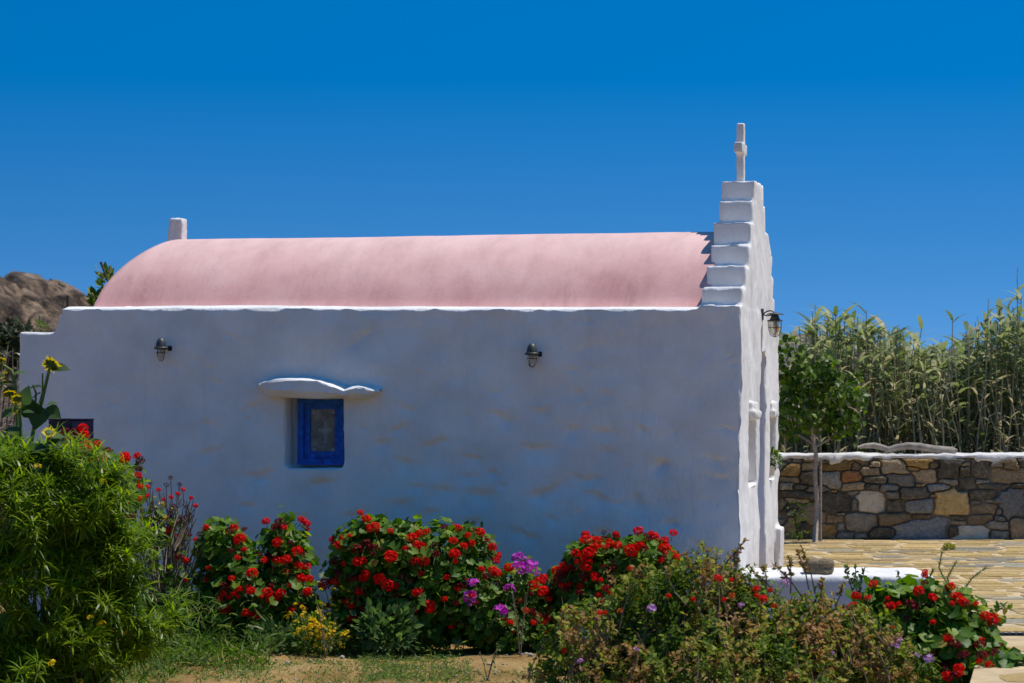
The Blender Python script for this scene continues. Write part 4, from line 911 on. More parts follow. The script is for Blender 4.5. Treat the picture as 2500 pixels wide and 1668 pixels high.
sunflower('leaning sunflower stalk carrying a small yellow head seen from behind', 16.0,
    [(45, 1640, 0), (52, 1250, 0), (56, 1120, 0), (50, 1040, 0), (46, 985, 0), (44, 976, 0)],
    [(42, 974, 0, .048, (-.2, .6, .8)), (40, 996, -.03, .05, (-.3, -.3, .2))],
    [(50, 1010, -.02, .09, (.8, -.2, .3), (0, -.3, 1)), (52, 1050, -.02, .12, (-.8, -.3, .1), (0, -.4, 1)), (55, 1090, -.02, .14, (.6, -.5, -.2), (0, -.6, .8)), (52, 1080, -.02, .13, (-.6, -.5, -.3), (0, -.6, .8)), (60, 990, 0, .13, (.1, -.3, .7), (-.3, -.9, .3))], 2)
sunflower('branching sunflower with several small yellow heads beside the dead reeds', 16.4,
    [(20, 1640, 0), (45, 1150, 0), (42, 1010, 0), (36, 930, 0), (28, 905, 0), (8, 892, 0), (2, 885, 0)],
    [(0, 880, 0, .04, (-.2, .5, .8)), (5, 916, -.02, .05, (-.5, -.3, .6)), (22, 962, -.03, .05, (-.2, .5, .8)), (13, 930, 0, .026, (0, 0, 1)), (2, 945, 0, .04, (-.6, -.3, .3)), (88, 1030, .0, .02, (0, 0, 1))],
    [(30, 915, 0, .095, (.9, -.1, .35), (0, -.3, 1)), (30, 935, 0, .1, (-.8, -.3, .1), (0, -.3, 1)), (38, 950, 0, .09, (-.8, -.4, .0), (0, -.5, .9)), (42, 1000, 0, .12, (-.7, -.4, -.2), (0, -.5, .9)), (44, 1080, 0, .15, (-.8, -.4, -.2), (0, -.5, .9))], 3,
    branches=[[(42, 1010, 0), (30, 980, 0), (22, 966, -.03)], [(36, 935, 0), (20, 930, 0), (6, 920, -.02)]])
sunflower('low sunflower head with a green eye nestled in the bush top', 15.7,
    [(100, 1660, 0), (108, 1300, 0), (112, 1130, 0), (118, 1075, 0), (120, 1060, 0)],
    [(120, 1056, 0, .05, (.1, -.6, .75))],
    [(118, 1080, 0, .12, (.8, -.4, -.1), (0, -.5, .9)), (116, 1090, 0, .12, (-.7, -.5, -.1), (0, -.5, .9)), (114, 1110, 0, .14, (.7, -.5, -.3), (0, -.6, .8)), (118, 1070, .02, .12, (.75, .3, .25), (0, -.4, 1)), (114, 1120, -.02, .15, (-.3, -.7, -.4), (0, -.8, .6))], 4)

# ------------------------------------------------------------------ dry brownish shrub in the right foreground
def dry_shrub():
    D = 14.3; lobes = [(1450, 1560, 130, 100), (1600, 1500, 130, 130), (1720, 1480, 120, 130), (1850, 1545, 130, 120), (1980, 1555, 120, 115), (1760, 1600, 330, 120, -.2), (2080, 1580, 140, 110), (2180, 1640, 120, 80), (1430, 1640, 150, 70), (1790, 1450, 80, 75)]
    base = np.array([(1780 - 1250) / F * D, D, 0.]); o = empty('dry_shrub', base); tag(o, 'wide brown and olive half-dry shrub spreading in front of the chapel corner', 'bush')
    b = MB(); st = MB(); rr = random.Random(9); p, d = shell(lobes, D, .6, 2600, inner=.55, ground=.0); n = len(p)
    ax = norm(d * .5 + np.array([0, -.1, .8]) + rvec(n) * .45); kind = fbm(p * 4.5, 17, 3) + RNG.normal(size=n) * .10
    for k in range(11):
        el = RNG.uniform(-.4, 1.2, n); az = RNG.random(n) * 6.28; t1 = norm(np.cross(ax, rvec(n))); t2 = np.cross(ax, t1)
        dr_ = t1 * (np.cos(az) * np.cos(el))[:, None] + t2 * (np.sin(az) * np.cos(el))[:, None] + ax * np.sin(el)[:, None]
        Rm = orient(dr_, norm(ax + rvec(n) * .6)); tt = np.clip((kind - .365) * 2.5 + RNG.normal(size=n) * .16, 0, 1)
        b.inst(LEAF_S[0], LEAF_S[1], scaleR(Rm, RNG.uniform(.022, .050, n)), p - ax * RNG.uniform(-.02, .09, n)[:, None], tt)
    pi, di = shell(lobes, D + .15, .5, 5000, inner=.05, ground=0.); b.inst(LEAF_S[0], LEAF_S[1], scaleR(orient(rvec(len(pi)), rvec(len(pi))), RNG.uniform(.02, .05, len(pi))), pi, RNG.random(len(pi)) * .7)
    tag(link('foliage', b.mesh('foliage', M_OLIVE, False, base), o), kind='stuff')
    for k in range(420):
        q = p[rr.randrange(n)]; a = q - np.array([rr.uniform(-.12, .12), rr.uniform(-.05, .1), rr.uniform(.12, .3)]); st.tube([a, (a + q) / 2 + np.array([rr.uniform(-.03, .03), 0, .0]), q + np.array([0, -.01, rr.uniform(0, .04)])], [.0045, .0035, .002], 4)
    tag(link('stem_cluster', st.mesh('stem_cluster', M_TWIG, False, base), o), kind='stuff')
    # long seed-bearing twigs that stand clear of the crown
    spr = [((1745, 1405), (1822, 1318)), ((1690, 1420), (1672, 1352)), ((1720, 1440), (1728, 1340)), ((1790, 1430), (1800, 1345)), ((1905, 1470), (1835, 1390)), ((1960, 1460), (1885, 1375)), ((1930, 1450), (1925, 1360)), ((1975, 1440), (1946, 1345)), ((1990, 1450), (1957, 1335)), ((2000, 1470), (2008, 1410)), ((1640, 1440), (1630, 1390)), ((2040, 1480), (2060, 1420)), ((1560, 1440), (1548, 1385)), ((1870, 1440), (1865, 1385))]
    for (a, c) in spr:
        q0, q1 = P(*a, D - .1), P(*c, D - .1); t_ = MB().tube(np.array([q0, (q0 + q1) / 2 + np.array([.01, 0, .01]), q1]) - base, [.005, .004, .0025], 5); m_ = 10
        pp = np.array([q1 + (q0 - q1) * rr.uniform(0, .55) for _ in range(m_ * 4)]) - base; tt = np.clip(RNG.normal(.78, .15, len(pp)), .2, 1)
        t_.inst(LEAF_S[0], LEAF_S[1], scaleR(orient(norm(rvec(len(pp)) + np.array([0, 0, .4])), rvec(len(pp))), RNG.uniform(.016, .034, len(pp))), pp, tt, 1)
        link('twig', t_.mesh('twig', [M_TWIG, M_OLIVE]), o)
    hd = heads_from('1640,585,rm 1755,600,rs 1975,680,rm 1980,740,rs 2035,765,rm 2100,690,rs 1200,740,rs 1415,770,rs 1690,775,rs 1840,825,ls 915,1215,ls 2230,630,lm 420,1320,ls 1050,860,lm 280,1225,rs 590,890,rs 640,890,rs 770,875,os 2140,830,rs 1760,740,os', 1300, 1250, 3.615) + [(2193, 1563, 'lm'), (2184, 1580, 'lm'), (2238, 1602, 'ls'), (2266, 1611, 'lm'), (2031, 1595, 'ls')]
    put_heads(o, hd, lambda x, y: front_depth(lobes, D, .5, x, y) - .02, rr, .72)
dry_shrub()

# ------------------------------------------------------------------ small companions of the bed
def tuft(name, label, cat, D, px, py, rx, ry, tv, tf, n, size, mt, up=.6, rd=.25, heads=(), kscale=.6, seed=1, tmean=None, group=None):
    lobes = [(px, py, rx, ry)]; base = np.array([(px - 1250) / F * D, D, soil_z((px - 1250) / F * D, D)]); o = empty(name, base); tag(o, label, cat, group); b = MB(); rr = random.Random(seed)
    p, d = shell(lobes, D, rd, n, inner=.2, ground=.0); Rm = orient(norm(d + np.array([0, 0, up]) + rvec(len(p)) * .5), norm(d * .3 + np.array([0, -.3, .8]) + rvec(len(p)) * .5))
    b.inst(tv, tf, scaleR(Rm, RNG.uniform(size[0], size[1], len(p))), p, RNG.random(len(p)))
    tag(link('foliage', b.mesh('foliage', mt, True, base), o), kind='stuff')
    st = MB()
    for k in range(14):
        q = p[rr.randrange(len(p))]; b0 = base + np.array([rr.uniform(-.05, .05), rr.uniform(-.05, .05), 0]); st.tube([b0, (b0 + q) / 2 + np.array([0, 0, .03]), q], [.004, .003, .002], 4)
    tag(link('stem_cluster', st.mesh('stem_cluster', M_STEM, False, base), o), kind='stuff')
    put_heads(o, heads, lambda x, y: front_depth(lobes, D, rd, x, y) - .02, rr, kscale); return o
rr = random.Random(4)
yh = [(rr.gauss(772, 34), rr.gauss(1525, 28), 'y' + rr.choice('ssm')) for _ in range(95)] + [(rr.uniform(775, 870), rr.uniform(1420, 1560), 'ys') for _ in range(14)]
tuft('yellow_daisy', 'low clump of tiny yellow daisies between two red geranium bushes', 'flowers', 18.35, 775, 1550, 80, 55, *LEAF_S, 1100, (.02, .042), M_WEED, heads=yh, kscale=.55, seed=5)
tuft('sage_weed', 'grey-green leafy weed growing at the foot of the largest geranium', 'weed', 18.2, 945, 1535, 75, 62, *LEAF_O, 330, (.04, .085), M_SAGE, seed=6)
tuft('broadleaf_weed', 'dark green broad-leaved weed at the foot of the twin-crowned geranium', 'weed', 18.2, 660, 1560, 60, 40, *LEAF_O, 260, (.03, .06), M_SAGE, seed=9)

def stuff_patch(name, label, cat, regions, tv, tf, size, mt, lean=.5, seed=1, tint=(0, 1)):
    b = MB()
    for (x0, x1, y0, y1, n, h) in regions:
        px = RNG.uniform(x0, x1, n); py = RNG.uniform(y0, y1, n); D = F * CAMZ / (py - HOR)
        pp = np.stack([(px - 1250) / F * D, D, np.zeros(n)], 1); keep = fbm(pp * 3.1, 31 + seed, 3) > RNG.uniform(.34, .56, n); pp = pp[keep]; n = len(pp)
        pp[:, 2] = ((fbm(pp * np.array([1.6, 1.6, 0]), 3, 4) - .5) * .12 - .02) + RNG.random(n) ** 2 * h
        dr_ = norm(rvec(n) * np.array([1, 1, .4]) * (lean + .3) + np.array([0, 0, .7])); Rm = orient(dr_, rvec(n))
        b.inst(tv, tf, scaleR(Rm, RNG.uniform(size[0], size[1], n)), pp, RNG.uniform(tint[0], tint[1], n))
    o = link(name, b.mesh(name, mt)); tag(o, label, cat, kind='stuff'); return o
stuff_patch('tall_weeds', 'tangle of green weeds and grass blades in front of the geraniums', 'weeds', [(330, 680, 1545, 1610, 4200, .42), (380, 660, 1575, 1635, 2200, .16), (260, 420, 1590, 1668, 700, .10), (900, 1320, 1585, 1600, 500, .12), (640, 900, 1585, 1600, 400, .1)], *blade(3, .05, .7), (.07, .17), M_WEED, .7, 1)
stuff_patch('ground_cover', 'feathery grey-green weeds matting the dry soil', 'ground cover', [(240, 660, 1610, 1690, 5200, .035), (660, 1010, 1625, 1690, 2600, .03), (880, 1150, 1600, 1668, 4200, .045), (1150, 1330, 1640, 1700, 700, .03), (700, 900, 1600, 1630, 600, .02)], *blade(2, .09, .5), (.02, .055), M_FEATHER, 1.3, 2)
# pale pebbles strewn on the soil
pb = MB(); bm = bmesh.new(); bmesh.ops.create_icosphere(bm, subdivisions=1, radius=1); tv = np.array([v.co[:] for v in bm.verts]); tf = [[v.index for v in f.verts] for f in bm.faces]; bm.free()
n = 420; px = RNG.uniform(200, 1400, n); py = RNG.uniform(1592, 1690, n); D = F * CAMZ / (py - HOR); pp = np.stack([(px - 1250) / F * D, D, np.zeros(n)], 1)
pp[:, 2] = (fbm(pp * 1.6, 3, 4) - .5) * .12 + (fbm(pp * 9, 5, 3) - .5) * .03 - .008
Rm = np.stack([np.diag(q) for q in RNG.uniform(.4, 1.2, (n, 3))]); pb.inst(tv, tf, scaleR(Rm, RNG.exponential(.006, n) + .004), pp, 0)
tag(link('pebbles', pb.mesh('pebbles', ST['p'])), 'pale pebbles strewn over the soil', 'pebbles', kind='stuff')

# thin wild stalks standing in front of the bed
def stalk_weed(px, py, D, h, label, seed, mt=M_FEATHER, grp='thin dry stalks in the bed'):
    rr = random.Random(seed); b0 = P(px, py, D); b0[2] = 0 if D < 19 else b0[2]; o = empty('dry_stalk', b0); tag(o, label, 'weed', grp); st = MB()
    for k in range(4):
        x, y, z = rr.uniform(-.10, .10), rr.uniform(-.05, .05), h * rr.uniform(.65, 1); pl = [(0, 0, 0), (x * .4, y * .4, z * .5), (x, y, z)]; st.tube(pl, [.0035, .0028, .0018], 4, mat=0)
        for q in range(7):
            s_ = rr.uniform(.4, 1.05); c = np.array([x * s_, y * s_, z * s_]) + np.array([rr.uniform(-.02, .02), 0, 0]); v = rvec(1)
            st.inst(LEAF_S[0], LEAF_S[1], scaleR(orient(v, rvec(1)), [rr.uniform(.012, .03)]), c[None], [rr.random()], 1)
    link('stem', st.mesh('stem', [M_TWIG, mt]), o)
stalk_weed(1270, 1600, 18.0, .62, 'thin dry weed stalk rising past the purple flowers', 1)
stalk_weed(1395, 1620, 17.6, .50, 'pale dry weed stalk at the edge of the brown shrub', 2)
stalk_weed(1190, 1668, 16.6, .26, 'short dark weed stalk on the bare soil', 3)
stalk_weed(795, 1600, 18.0, .52, 'thin weed stalk over the yellow daisies', 4)
# feathery shoots and leafy rose twigs by the ledge
def feather_shoot(path, D, label, seed, mt=M_SAGE, leafy=None, grp=None):
    rr = random.Random(seed); pts_ = np.array([P(x, y, D) for x, y in path]); base = pts_[0].copy(); o = empty('garden_shoot', base); tag(o, label, 'shoot', grp)
    link('stem', MB().tube(pts_ - base, np.linspace(.006, .003, len(pts_)), 5).mesh('stem', M_TWIG), o); b = MB()
    seg = np.linspace(.25, 1, 60 if leafy is None else 18); idx = seg * (len(pts_) - 1); i0 = np.minimum(idx.astype(int), len(pts_) - 2); pp = pts_[i0] + (pts_[i0 + 1] - pts_[i0]) * (idx - i0)[:, None] - base
    ax = norm(pts_[i0 + 1] - pts_[i0]); 
    if leafy is None:
        for k in range(3): b.inst(*blade(1, .10, .1), scaleR(orient(norm(ax * .8 + rvec(len(pp)) * .7), rvec(len(pp))), RNG.uniform(.02, .045, len(pp))), pp, RNG.random(len(pp)))
    else: b.inst(*LEAF_O, scaleR(orient(norm(ax * .2 + rvec(len(pp))), norm(rvec(len(pp)) * .5 + np.array([0, -.4, .7]))), RNG.uniform(leafy * .6, leafy, len(pp))), pp, RNG.random(len(pp)))
    tag(link('foliage', b.mesh('foliage', mt, True), o), kind='stuff')
FG = 'feathery shoots beside the white ledge'
feather_shoot([(2345, 1500), (2318, 1440), (2292, 1385), (2300, 1348)], 17.3, 'upright feathery shoot with curled tip beside the white ledge end', 1, grp=FG)
feather_shoot([(2335, 1500), (2322, 1450), (2313, 1410), (2334, 1372)], 17.35, 'short feathery shoot leaning right beside the white ledge end', 2, grp=FG)
feather_shoot([(2340, 1510), (2352, 1440), (2375, 1410), (2404, 1388)], 17.2, 'long feathery shoot arching over the paving', 3, grp=FG)
feather_shoot([(2262, 1470), (2264, 1420), (2278, 1392)], 17.4, 'small feathery sprig before the white ledge', 4, grp=FG)
RG = 'leafy twigs by the white ledge'
feather_shoot([(2090, 1480), (2075, 1420), (2060, 1380)], 17.5, 'dark leafy rose twig in front of the white ledge', 5, leafy=.05, grp=RG)
feather_shoot([(2095, 1480), (2090, 1420), (2088, 1382)], 17.5, 'upright dark leafy twig in front of the white ledge', 6, leafy=.05, grp=RG)
feather_shoot([(2098, 1480), (2102, 1425), (2112, 1385)], 17.5, 'right-leaning dark leafy twig in front of the white ledge', 7, leafy=.05, grp=RG)
feather_shoot([(2190, 1460), (2196, 1420), (2192, 1395)], 17.5, 'single bud-tipped twig before the middle of the white ledge', 8, leafy=.035, grp=RG)
feather_shoot([(2380, 1560), (2415, 1510), (2448, 1482), (2472, 1490)], 16.9, 'arching leafy twig reaching out over the paving', 9, leafy=.06, mt=M_GER, grp=RG)
feather_shoot([(2400, 1560), (2425, 1495), (2440, 1475)], 16.9, 'steep leafy twig at the bush edge over the paving', 10, leafy=.05, mt=M_GER, grp=RG)

# potted basil in the far niche, weed on the paving
wp = Matrix.Translation((CX0, 19.2, 0)) @ Matrix.Rotation(-ALPHA, 4, 'Z') @ Vector((-.02, 2.22, 1.255))
po = empty('potted_basil', wp); tag(po, 'small bushy green plant in a pot set in the facade niche', 'potted plant')
link('pot', MB().lathe([(0, 0), (.04, 0), (.052, .07), (.056, .075), (.056, .085), (.048, .085), (.044, .07), (0, .07)], 16).mesh('pot', M_WHITE, True), po)
b = MB(); n = 260; d = rvec(n); pp = d * np.array([.075, .075, .085]) * RNG.uniform(.5, 1.1, (n, 1)) + np.array([0.01, 0, .15]); b.inst(*LEAF_S, scaleR(orient(norm(d + rvec(n) * .5), norm(d + np.array([0, 0, .5]))), RNG.uniform(.025, .045, n)), pp, RNG.random(n)); tag(link('foliage', b.mesh('foliage', M_TREE, True), po), kind='stuff')
p = P(2316, 1345, 24.4); po = empty('paving_weed', (p[0], p[1], ZP)); tag(po, 'small round dry weed growing from a paving joint', 'weed')
b = MB(); n = 240; d = rvec(n); d[:, 2] = abs(d[:, 2]); b.inst(*LEAF_S, scaleR(orient(norm(d + rvec(n) * .4), rvec(n)), RNG.uniform(.015, .035, n)), d * np.array([.065, .06, .06]) * RNG.uniform(.3, 1, (n, 1)) + np.array([0, 0, .012]), RNG.uniform(.3, .75, n)); tag(link('foliage', b.mesh('foliage', M_OLIVE), po), kind='stuff')

# ------------------------------------------------------------------ young tree in front of the rubble wall
def young_tree():
    D = 25.7; q = P(1990, 1315, D); base = np.array([q[0], D, ZP]); o = empty('young_tree', base); tag(o, 'young broad-leaved tree with thin pale trunk before the rubble wall', 'tree')
    tr = np.array([base] + [P(x, y, D) for x, y in ((1995, 1230), (1990, 1160), (1992, 1110), (1984, 1060), (1978, 980), (1988, 900))]) - base; link('trunk', MB().tube(tr, [.030, .024, .021, .023, .02, .015, .008], 8).mesh('trunk', M_BARK, True), o)
    for pth in ([(1987, 1085), (1950, 1062), (1936, 1045), (1920, 990)], [(1990, 1090), (2020, 1075), (2050, 1050), (2070, 980)], [(1984, 1040), (2010, 980), (2030, 900)], [(1982, 1020), (1950, 950), (1940, 880)]):
        link('limb', MB().tube(np.array([P(x, y, D + .05 * i) for i, (x, y) in enumerate(pth)]) - base, [.015, .013, .01, .006][:len(pth)], 6).mesh('limb', M_BARK, True), o)
    lobes = [(1925, 880, 50, 70), (1960, 930, 55, 60), (2015, 900, 40, 50), (2035, 960, 60, 60), (2090, 960, 30, 70), (1945, 1010, 65, 55), (2060, 1035, 55, 35), (1915, 1050, 40, 40), (2010, 1010, 50, 45), (1930, 960, 45, 50)]
    p, d = shell(lobes, D, .45, 1050, inner=.25); n = len(p); nr = norm(d * .5 + np.array([0, -.2, .7]) + rvec(n) * .6); Rm = orient(norm(np.cross(nr, rvec(n)) + np.array([0, 0, -.5])), nr); s = RNG.uniform(.045, .095, n)
    order = np.argsort(p[:, 1]); lv, lf_ = ovate(3, .40, .2, .2); lm = MB().add(lv, lf_).mesh('leaf', M_TREEO, True)
    for i in order[:160]:
        e = link('leaf', lm, o); e.matrix_local = Matrix.Translation(Vector(p[i] - base)) @ Matrix(Rm[i].tolist()).to_4x4() @ Matrix.Scale(float(s[i]), 4)
    ii = order[160:]; b = MB().inst(lv, lf_, scaleR(Rm[ii], s[ii]), p[ii], RNG.random(len(ii))); tag(link('crown', b.mesh('crown', M_TREE, True, base), o), kind='stuff')
    k = P(2003, 1315, D + .2); so = link('tree_stake', MB().tube([(0, 0, 0), (0, 0, .9)], .014, 7).mesh('tree_stake', M_BARK), None, (k[0], D + .18, ZP)); tag(so, 'thin dark stake standing behind the young tree trunk', 'stake')
young_tree()
# weed growing at the wall foot, curled dead leaves beside the trunk
p = P(1950, 1310, 26.0); po = empty('wall_weed', (p[0], p[1], ZP)); tag(po, 'straggly green weed climbing the foot of the rubble wall', 'weed')
b = MB(); n = 130; pp = np.stack([RNG.normal(0, .06, n), RNG.uniform(-.05, .05, n), RNG.random(n) ** 1.5 * .42 + .01], 1); b.inst(*LEAF_S, scaleR(orient(norm(rvec(n) + np.array([0, 0, .5])), rvec(n)), RNG.uniform(.02, .05, n)), pp, RNG.random(n)); tag(link('foliage', b.mesh('foliage', M_TREE, True), po), kind='stuff')

# ------------------------------------------------------------------ reeds
def reed(b, base, h, lean, rr, dry, matc=0, matl=1, nl=14, plume=False, lsize=(.22, .48), tb=0.0):
    a = rr.uniform(0, 6.28); tip = np.array([math.cos(a) * lean, math.sin(a) * lean, h]); q = [base + tip * s * np.array([s, s, 1]) for s in (0, .35, .7, 1)]
    b.tube(q, [.013, .012, .009, .004], 4, min(1, max(0, rr.uniform(.2, 1.0) + tb)), matc, cap=False)
    s = RNG.uniform(.18, 1.0, nl) ** .8; pp = base + tip[None] * s[:, None] * np.stack([s, s, np.ones(nl)], 1)
    az = RNG.random(nl) * 6.28; up = RNG.uniform(.35, 1.5, nl); dr_ = np.stack([np.cos(az), np.sin(az), up], 1); R_ = orient(norm(dr_), norm(np.stack([-np.cos(az) * .5, -np.sin(az) * .5, np.ones(nl)], 1)))
    tt = np.clip(RNG.normal(.41 + .34 * dry, .2, nl) + tb, 0, 1); b.inst(RB[0], RB[1], scaleR(R_, RNG.uniform(lsize[0], lsize[1], nl)), pp, tt, matl)
    if plume:
        m_ = 34; pv = q[-1][None] + np.array([0, 0, 1.]) * RNG.uniform(-.02, .16, m_)[:, None]; b.inst(*blade(1, .08, .2), scaleR(orient(norm(rvec(m_) * .35 + np.array([0, 0, 1.])), rvec(m_)), RNG.uniform(.03, .07, m_)), pv, RNG.uniform(.4, .9, m_), matc)
RB = blade(3, .088, .55, .2)
def top_row(px):
    xs = [1880, 1955, 1985, 2010, 2040, 2070, 2110, 2150, 2200, 2240, 2290, 2330, 2360, 2400, 2430, 2470, 2520, 2700]
    ys = [900, 885, 775, 757, 760, 765, 775, 785, 800, 835, 865, 825, 800, 845, 775, 745, 740, 770]
    return np.interp(px, xs, ys)
rr = random.Random(31); bed = MB()
for k in range(470):
    px = rr.uniform(1890, 2640); D = rr.uniform(27.6, 31.5); x = (px - 1250) / F * D
    z = CAMZ - (top_row(px) + abs(rr.gauss(0, 34)) + rr.uniform(-14, 34) - HOR) / F * D
    reed(bed, np.array([x, D, 0.0]), z, rr.uniform(0, .4), rr, rr.random() ** 1.4 - .18, nl=16)
for k in range(330):
    px = rr.uniform(1900, 2640); D = rr.uniform(27.2, 28.6); x = (px - 1250) / F * D
    reed(bed, np.array([x, D, 0.0]), rr.uniform(1.3, 2.3), rr.uniform(.1, .5), rr, 1, nl=12, tb=.12, lsize=(.10, .24))
tag(link('reed_bed', bed.mesh('reed_bed', [M_CANE, M_REED])), 'dense stand of tall giant reeds behind the rubble wall', 'reeds', kind='stuff')
RL = [(1990, 745, 0, 'tall leafy reed sprout rising above the stand behind the young tree', 0), (2040, 748, 0, 'slim reed top rising above the stand over the driftwood', 0), (2115, 758, 0, 'reed with upright tuft standing above the middle of the stand', 0), (2195, 800, 0, 'dark broad-leaved reed standing before the pale canes', 0), (2318, 778, .6, 'bent reed with drooping comb of leaves against the sky', 0), (2400, 725, .5, 'arching reed with leafy plume leaning to the left', 0), (2455, 727, .4, 'tall reed leaning over beside the plumed cane', 0), (2484, 690, 0, 'tallest straight reed ending in a brown plume', 1), (2520, 740, .3, 'leafy tall reed at the thick end of the stand', 0), (2230, 838, .3, 'single broken reed cane before the dark hill', 0)]
for i, (px, py, ln, lb, pl) in enumerate(RL):
    D = 27.4 + .2 * i % 1; x = (px - 1250) / F * D; h = CAMZ - (py - HOR) / F * D; b = MB(); reed(b, np.zeros(3), h, ln, random.Random(80 + i), 0, nl=26, plume=bool(pl), lsize=(.2, .38)); o = empty('tall_reed', (x, D, 0)); tag(o, lb, 'reed', 'tall reeds above the stand')
    fs = [f for f, m_ in zip(b.f, b.m)]
    cane = MB(); leafb = MB(); Vv = np.concatenate(b.v); Tt = np.concatenate(b.t)
    for mi, nm, mt in ((0, 'cane', M_CANE), (1, 'blades', M_REED)):
        sel = np.array([f for f, m_ in zip(b.f, b.m) if m_ == mi]); 
        if len(sel) == 0: continue
        ids, inv = np.unique(sel, return_inverse=True); q = MB(); q.v = [Vv[ids]]; q.t = [Tt[ids]]; q.f = [tuple(f) for f in inv.reshape(sel.shape).tolist()]; q.m = [0] * len(sel); q.n = len(ids)
        part = link(nm, q.mesh(nm, mt), o)
        if nm == 'blades': tag(part, kind='stuff')
# grey dead reeds and dark scrub beyond the left end of the chapel
b = MB()
for k in range(130):
    px = rr.uniform(-160, 44); D = rr.uniform(23, 25); reed(b, np.array([(px - 1250) / F * D, D, 0.]), CAMZ - (rr.gauss(925, 40) - HOR) / F * D, rr.uniform(.0, .5), rr, 1, nl=9, lsize=(.1, .25))
tag(link('dead_reeds', b.mesh('dead_reeds', [M_DRY, M_DRY])), 'grey dead reeds standing beyond the left end of the chapel', 'dead reeds', kind='stuff')
for px, py, lb, w in ((264, 690, 'leafy vine shoot peeping past the curved end of the pink roof', 26), (236, 735, 'green shoot behind the chapel wall beside the roof end', 14), (100, 795, 'thin grass tuft behind the low end of the chapel wall', 10)):
    D = 23.5; c = P(px, py, D); o = empty('back_shoot', (c[0], D, 0)); tag(o, lb, 'shoot', 'shoots behind the chapel'); b = MB()
    n = 60; d = rvec(n); tv, tf = (LEAF_O if w > 12 else blade(2, .05, .3)); s_ = w * D / F
    b.inst(tv, tf, scaleR(orient(norm(d + np.array([0, 0, .6])), rvec(n)), RNG.uniform(.05, .11, n)), d * np.array([s_, s_, s_ * 1.6]) * RNG.random((n, 1)) + np.array([0, 0, c[2]]), RNG.random(n)); tag(link('foliage', b.mesh('foliage', M_WEED), o), kind='stuff')
    link('stem', MB().tube([(0, 0, 0), (.02, 0, c[2] * .6), (0, 0, c[2])], [.012, .01, .006], 5).mesh('stem', M_STEM), o)
D = 23.4; q0, q1 = P(268, 700, D), P(246, 640, D); o = link('dry_cane', MB().tube([(q0[0], D, 0), q0, q1 * .5 + q0 * .5, q1], [.012, .010, .009, .014], 6).mesh('dry_cane', M_DRY, False, (q0[0], D, 0)), None, (q0[0], D, 0)); tag(o, 'slanting dry cane against the sky by the roof end', 'cane')
q0 = P(166, 722, D); o = link('cut_cane', MB().tube([(0, 0, 0), (0, 0, q0[2])], .018, 7).mesh('cut_cane', M_DRY), None, (q0[0], D, 0)); tag(o, 'short cut cane end above the chapel wall before the rocky hill', 'cane')

# ------------------------------------------------------------------ hills
def hill(name, x0, x1, y0, y1, nx_, ny_, hfun, mt):
    X, Y = np.meshgrid(np.linspace(x0, x1, nx_), np.linspace(y0, y1, ny_)); pp = np.stack([X.ravel(), Y.ravel(), np.zeros(X.size)], 1); pp[:, 2] = hfun(pp)
    fc = [(j * nx_ + i, j * nx_ + i + 1, (j + 1) * nx_ + i + 1, (j + 1) * nx_ + i) for j in range(ny_ - 1) for i in range(nx_ - 1)]
    return tag(link(name, mesh_vf(name, pp, fc, mt)), kind='structure')
m, t, b, o = mat('granite_hill'); n1 = noise(t, .9, 8, .7); n2 = noise(t, 5, 6, .7)
r1 = ramp(t, [(.34, (.06, .045, .03)), (.46, (.24, .155, .095)), (.6, (.38, .26, .165)), (.75, (.46, .36, .26))], n1.outputs['Fac']); r2 = ramp(t, [(.35, (.5, .5, .5)), (.6, (1, 1, 1))], n2.outputs['Fac'])
mx = N(t, 'ShaderNodeMix', data_type='RGBA', blend_type='MULTIPLY'); mx.inputs[0].default_value = 1; t.links.new(r1.outputs[0], mx.inputs[6]); t.links.new(r2.outputs[0], mx.inputs[7]); t.links.new(mx.outputs[2], b.inputs['Base Color']); b.inputs['Roughness'].default_value = .95; bump(t, b, n2.outputs['Fac'], .8, .3); M_GRAN = m
vo = N(t, 'ShaderNodeTexVoronoi', feature='DISTANCE_TO_EDGE'); vo.inputs['Scale'].default_value = .55; cc_ = N(t, 'ShaderNodeTexCoord'); wn = N(t, 'ShaderNodeVectorMath', operation='MULTIPLY_ADD'); wn.inputs[1].default_value = (1.6, 1.6, 1.6)
t.links.new(n1.outputs['Color'], wn.inputs[0]); t.links.new(cc_.outputs['Object'], wn.inputs[2]); t.links.new(wn.outputs[0], vo.inputs['Vector'])
rc = ramp(t, [(.02, (.16, .13, .10)), (.10, (1, 1, 1))], vo.outputs['Distance']); mc = N(t, 'ShaderNodeMix', data_type='RGBA', blend_type='MULTIPLY'); mc.inputs[0].default_value = .85
t.links.new(mx.outputs[2], mc.inputs[6]); t.links.new(rc.outputs[0], mc.inputs[7]); t.links.new(mc.outputs[2], b.inputs['Base Color'])
DH = 62.
def top_left(px): return np.interp(px, [-1500, -600, -200, 0, 40, 100, 130, 170, 200, 225, 260, 330, 500, 900], [760, 690, 700, 677, 675, 684, 694, 700, 708, 722, 745, 800, 900, 990])
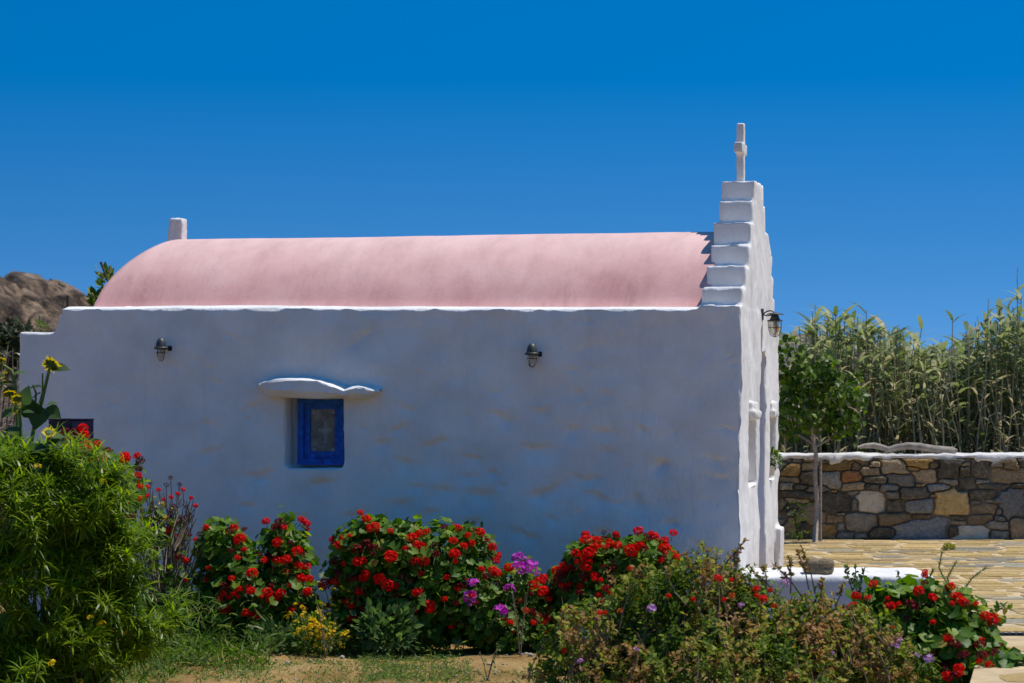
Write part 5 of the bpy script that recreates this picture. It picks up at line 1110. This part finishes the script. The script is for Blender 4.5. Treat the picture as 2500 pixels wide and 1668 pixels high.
def boulder_field(p, fr, seed):
    """rounded blocks with deep joints between them (cellular relief)"""
    q = p[:, :2] * np.array(fr); i0 = np.floor(q); b1 = np.full(len(q), 9.); b2 = np.full(len(q), 9.); hh = np.zeros(len(q))
    for a in (-1, 0, 1):
        for b_ in (-1, 0, 1):
            c = i0 + np.array([a, b_]); jx = h3(c[:, 0], c[:, 1], 0, seed); jy = h3(c[:, 0], c[:, 1], 1, seed); d = np.hypot(q[:, 0] - c[:, 0] - jx, q[:, 1] - c[:, 1] - jy)
            nw = d < b1; b2 = np.where(nw, b1, np.minimum(b2, d)); hh = np.where(nw, h3(c[:, 0], c[:, 1], 2, seed), hh); b1 = np.minimum(b1, d)
    return np.clip((b2 - b1) * 2.2, 0, 1) ** .6, hh
def hl(p):
    px = 1250 + p[:, 0] / DH * F; zt = CAMZ - (top_left(px) - HOR) / F * DH; s = np.clip((p[:, 1] - (DH - 16)) / 16, 0, 1)
    w = p + np.stack([fbm(p * .5, 1, 3) - .5, fbm(p * .5, 2, 3) - .5, 0 * p[:, 0]], 1) * 2.2
    g1, c1 = boulder_field(w, (.30, .42), 5); g2, c2 = boulder_field(w, (.8, 1.1), 9)
    rel = (g1 - 1) * 2.0 + (c1 - .5) * .7 + (g2 - 1) * .6 + (c2 - .5) * .2 + (fbm(p * 1.4, 7, 4) - .5) * .3
    e = np.sin(s * math.pi / 2) ** .75
    return np.where(p[:, 1] < DH, zt * e, zt * np.clip((DH + 22 - p[:, 1]) / 22, 0, 1)) + (rel + .5) * np.clip(s * 2.5, 0, 1) * np.clip(1.25 - s, .22, 1) - .02
hill('rocky_hill', -34, -3, DH - 16, DH + 20, 330, 330, hl, M_GRAN)
m2 = simple('scrub_hill', (.11, .095, .075), .95, var=.5, vs=.9, bs=.8, bd=.4)
DR = 170.
def hr(p):
    px = 1250 + p[:, 0] / DR * F; zt = CAMZ - (np.interp(px, [700, 1500, 1850, 1910, 1945, 1985, 2060, 2200, 2260, 2330, 2420, 2500, 2700, 3300], [960, 900, 830, 806, 808, 806, 835, 858, 850, 842, 848, 852, 835, 900]) - HOR) / F * DR
    s = np.clip((p[:, 1] - (DR - 60)) / 60, 0, 1); return np.where(p[:, 1] < DR, zt * np.sin(s * 1.5708), zt * np.clip((DR + 60 - p[:, 1]) / 60, 0, 1)) + (fbm(p * .12, 3, 5) - .5) * 1.2 * s + (fbm(p * .7, 9, 3) - .5) * .7 * np.clip(s * 3, 0, 1) - .4
hill('scrub_hill', -20, 70, DR - 60, DR + 60, 220, 150, hr, m2)
# dark evergreen scrub on the shoulder of the rocky hill
SC = [(-40, 850, 70, 50, 40), (30, 850, 70, 60, 39), (-110, 860, 120, 80, 38), (118, 696, 9, 8, 60), (150, 706, 12, 9, 60)]
SL = ['dark round evergreen scrub on the lower rocky hillside', 'dark evergreen scrub beside the dead reeds', 'wide dark evergreen scrub at the foot of the rocky hill', 'tiny dark shrub on the rocky hill crest', 'tiny dark shrub beside another on the rocky hill crest']
M_SCRUB = leaf_mat('scrub_leaf', [(0, (.02, .03, .01)), (.6, (.045, .055, .02)), (1, (.10, .10, .05))], trans=.1, rough=.6)
for (px, py, rx, ry, D), lb in zip(SC, SL):
    c = P(px, py, D); gz = 0 if D < 50 else c[2] - ry * D / F; o = empty('evergreen_scrub', (c[0], D, gz)); tag(o, lb, 'shrub', 'scrub on the rocky hill'); b = MB(); p, d = shell([(px, py, rx, ry)], D, .8, 1500 if D < 50 else 250, inner=.3, ground=-1)
    b.inst(*LEAF_S, scaleR(orient(rvec(len(p)), norm(d + rvec(len(p)) * .5)), RNG.uniform(.08, .2, len(p)) * (1 if D < 50 else .6)), p, RNG.random(len(p))); tag(link('crown', b.mesh('crown', M_SCRUB, False, (c[0], D, gz)), o), kind='stuff')
    link('trunk', MB().tube([(0, 0, -.1), (.02, 0, max(.1, (c[2] - gz) * .6)), (0, .02, max(.15, c[2] - gz))], [.06, .05, .02], 6).mesh('trunk', M_BARK), o)
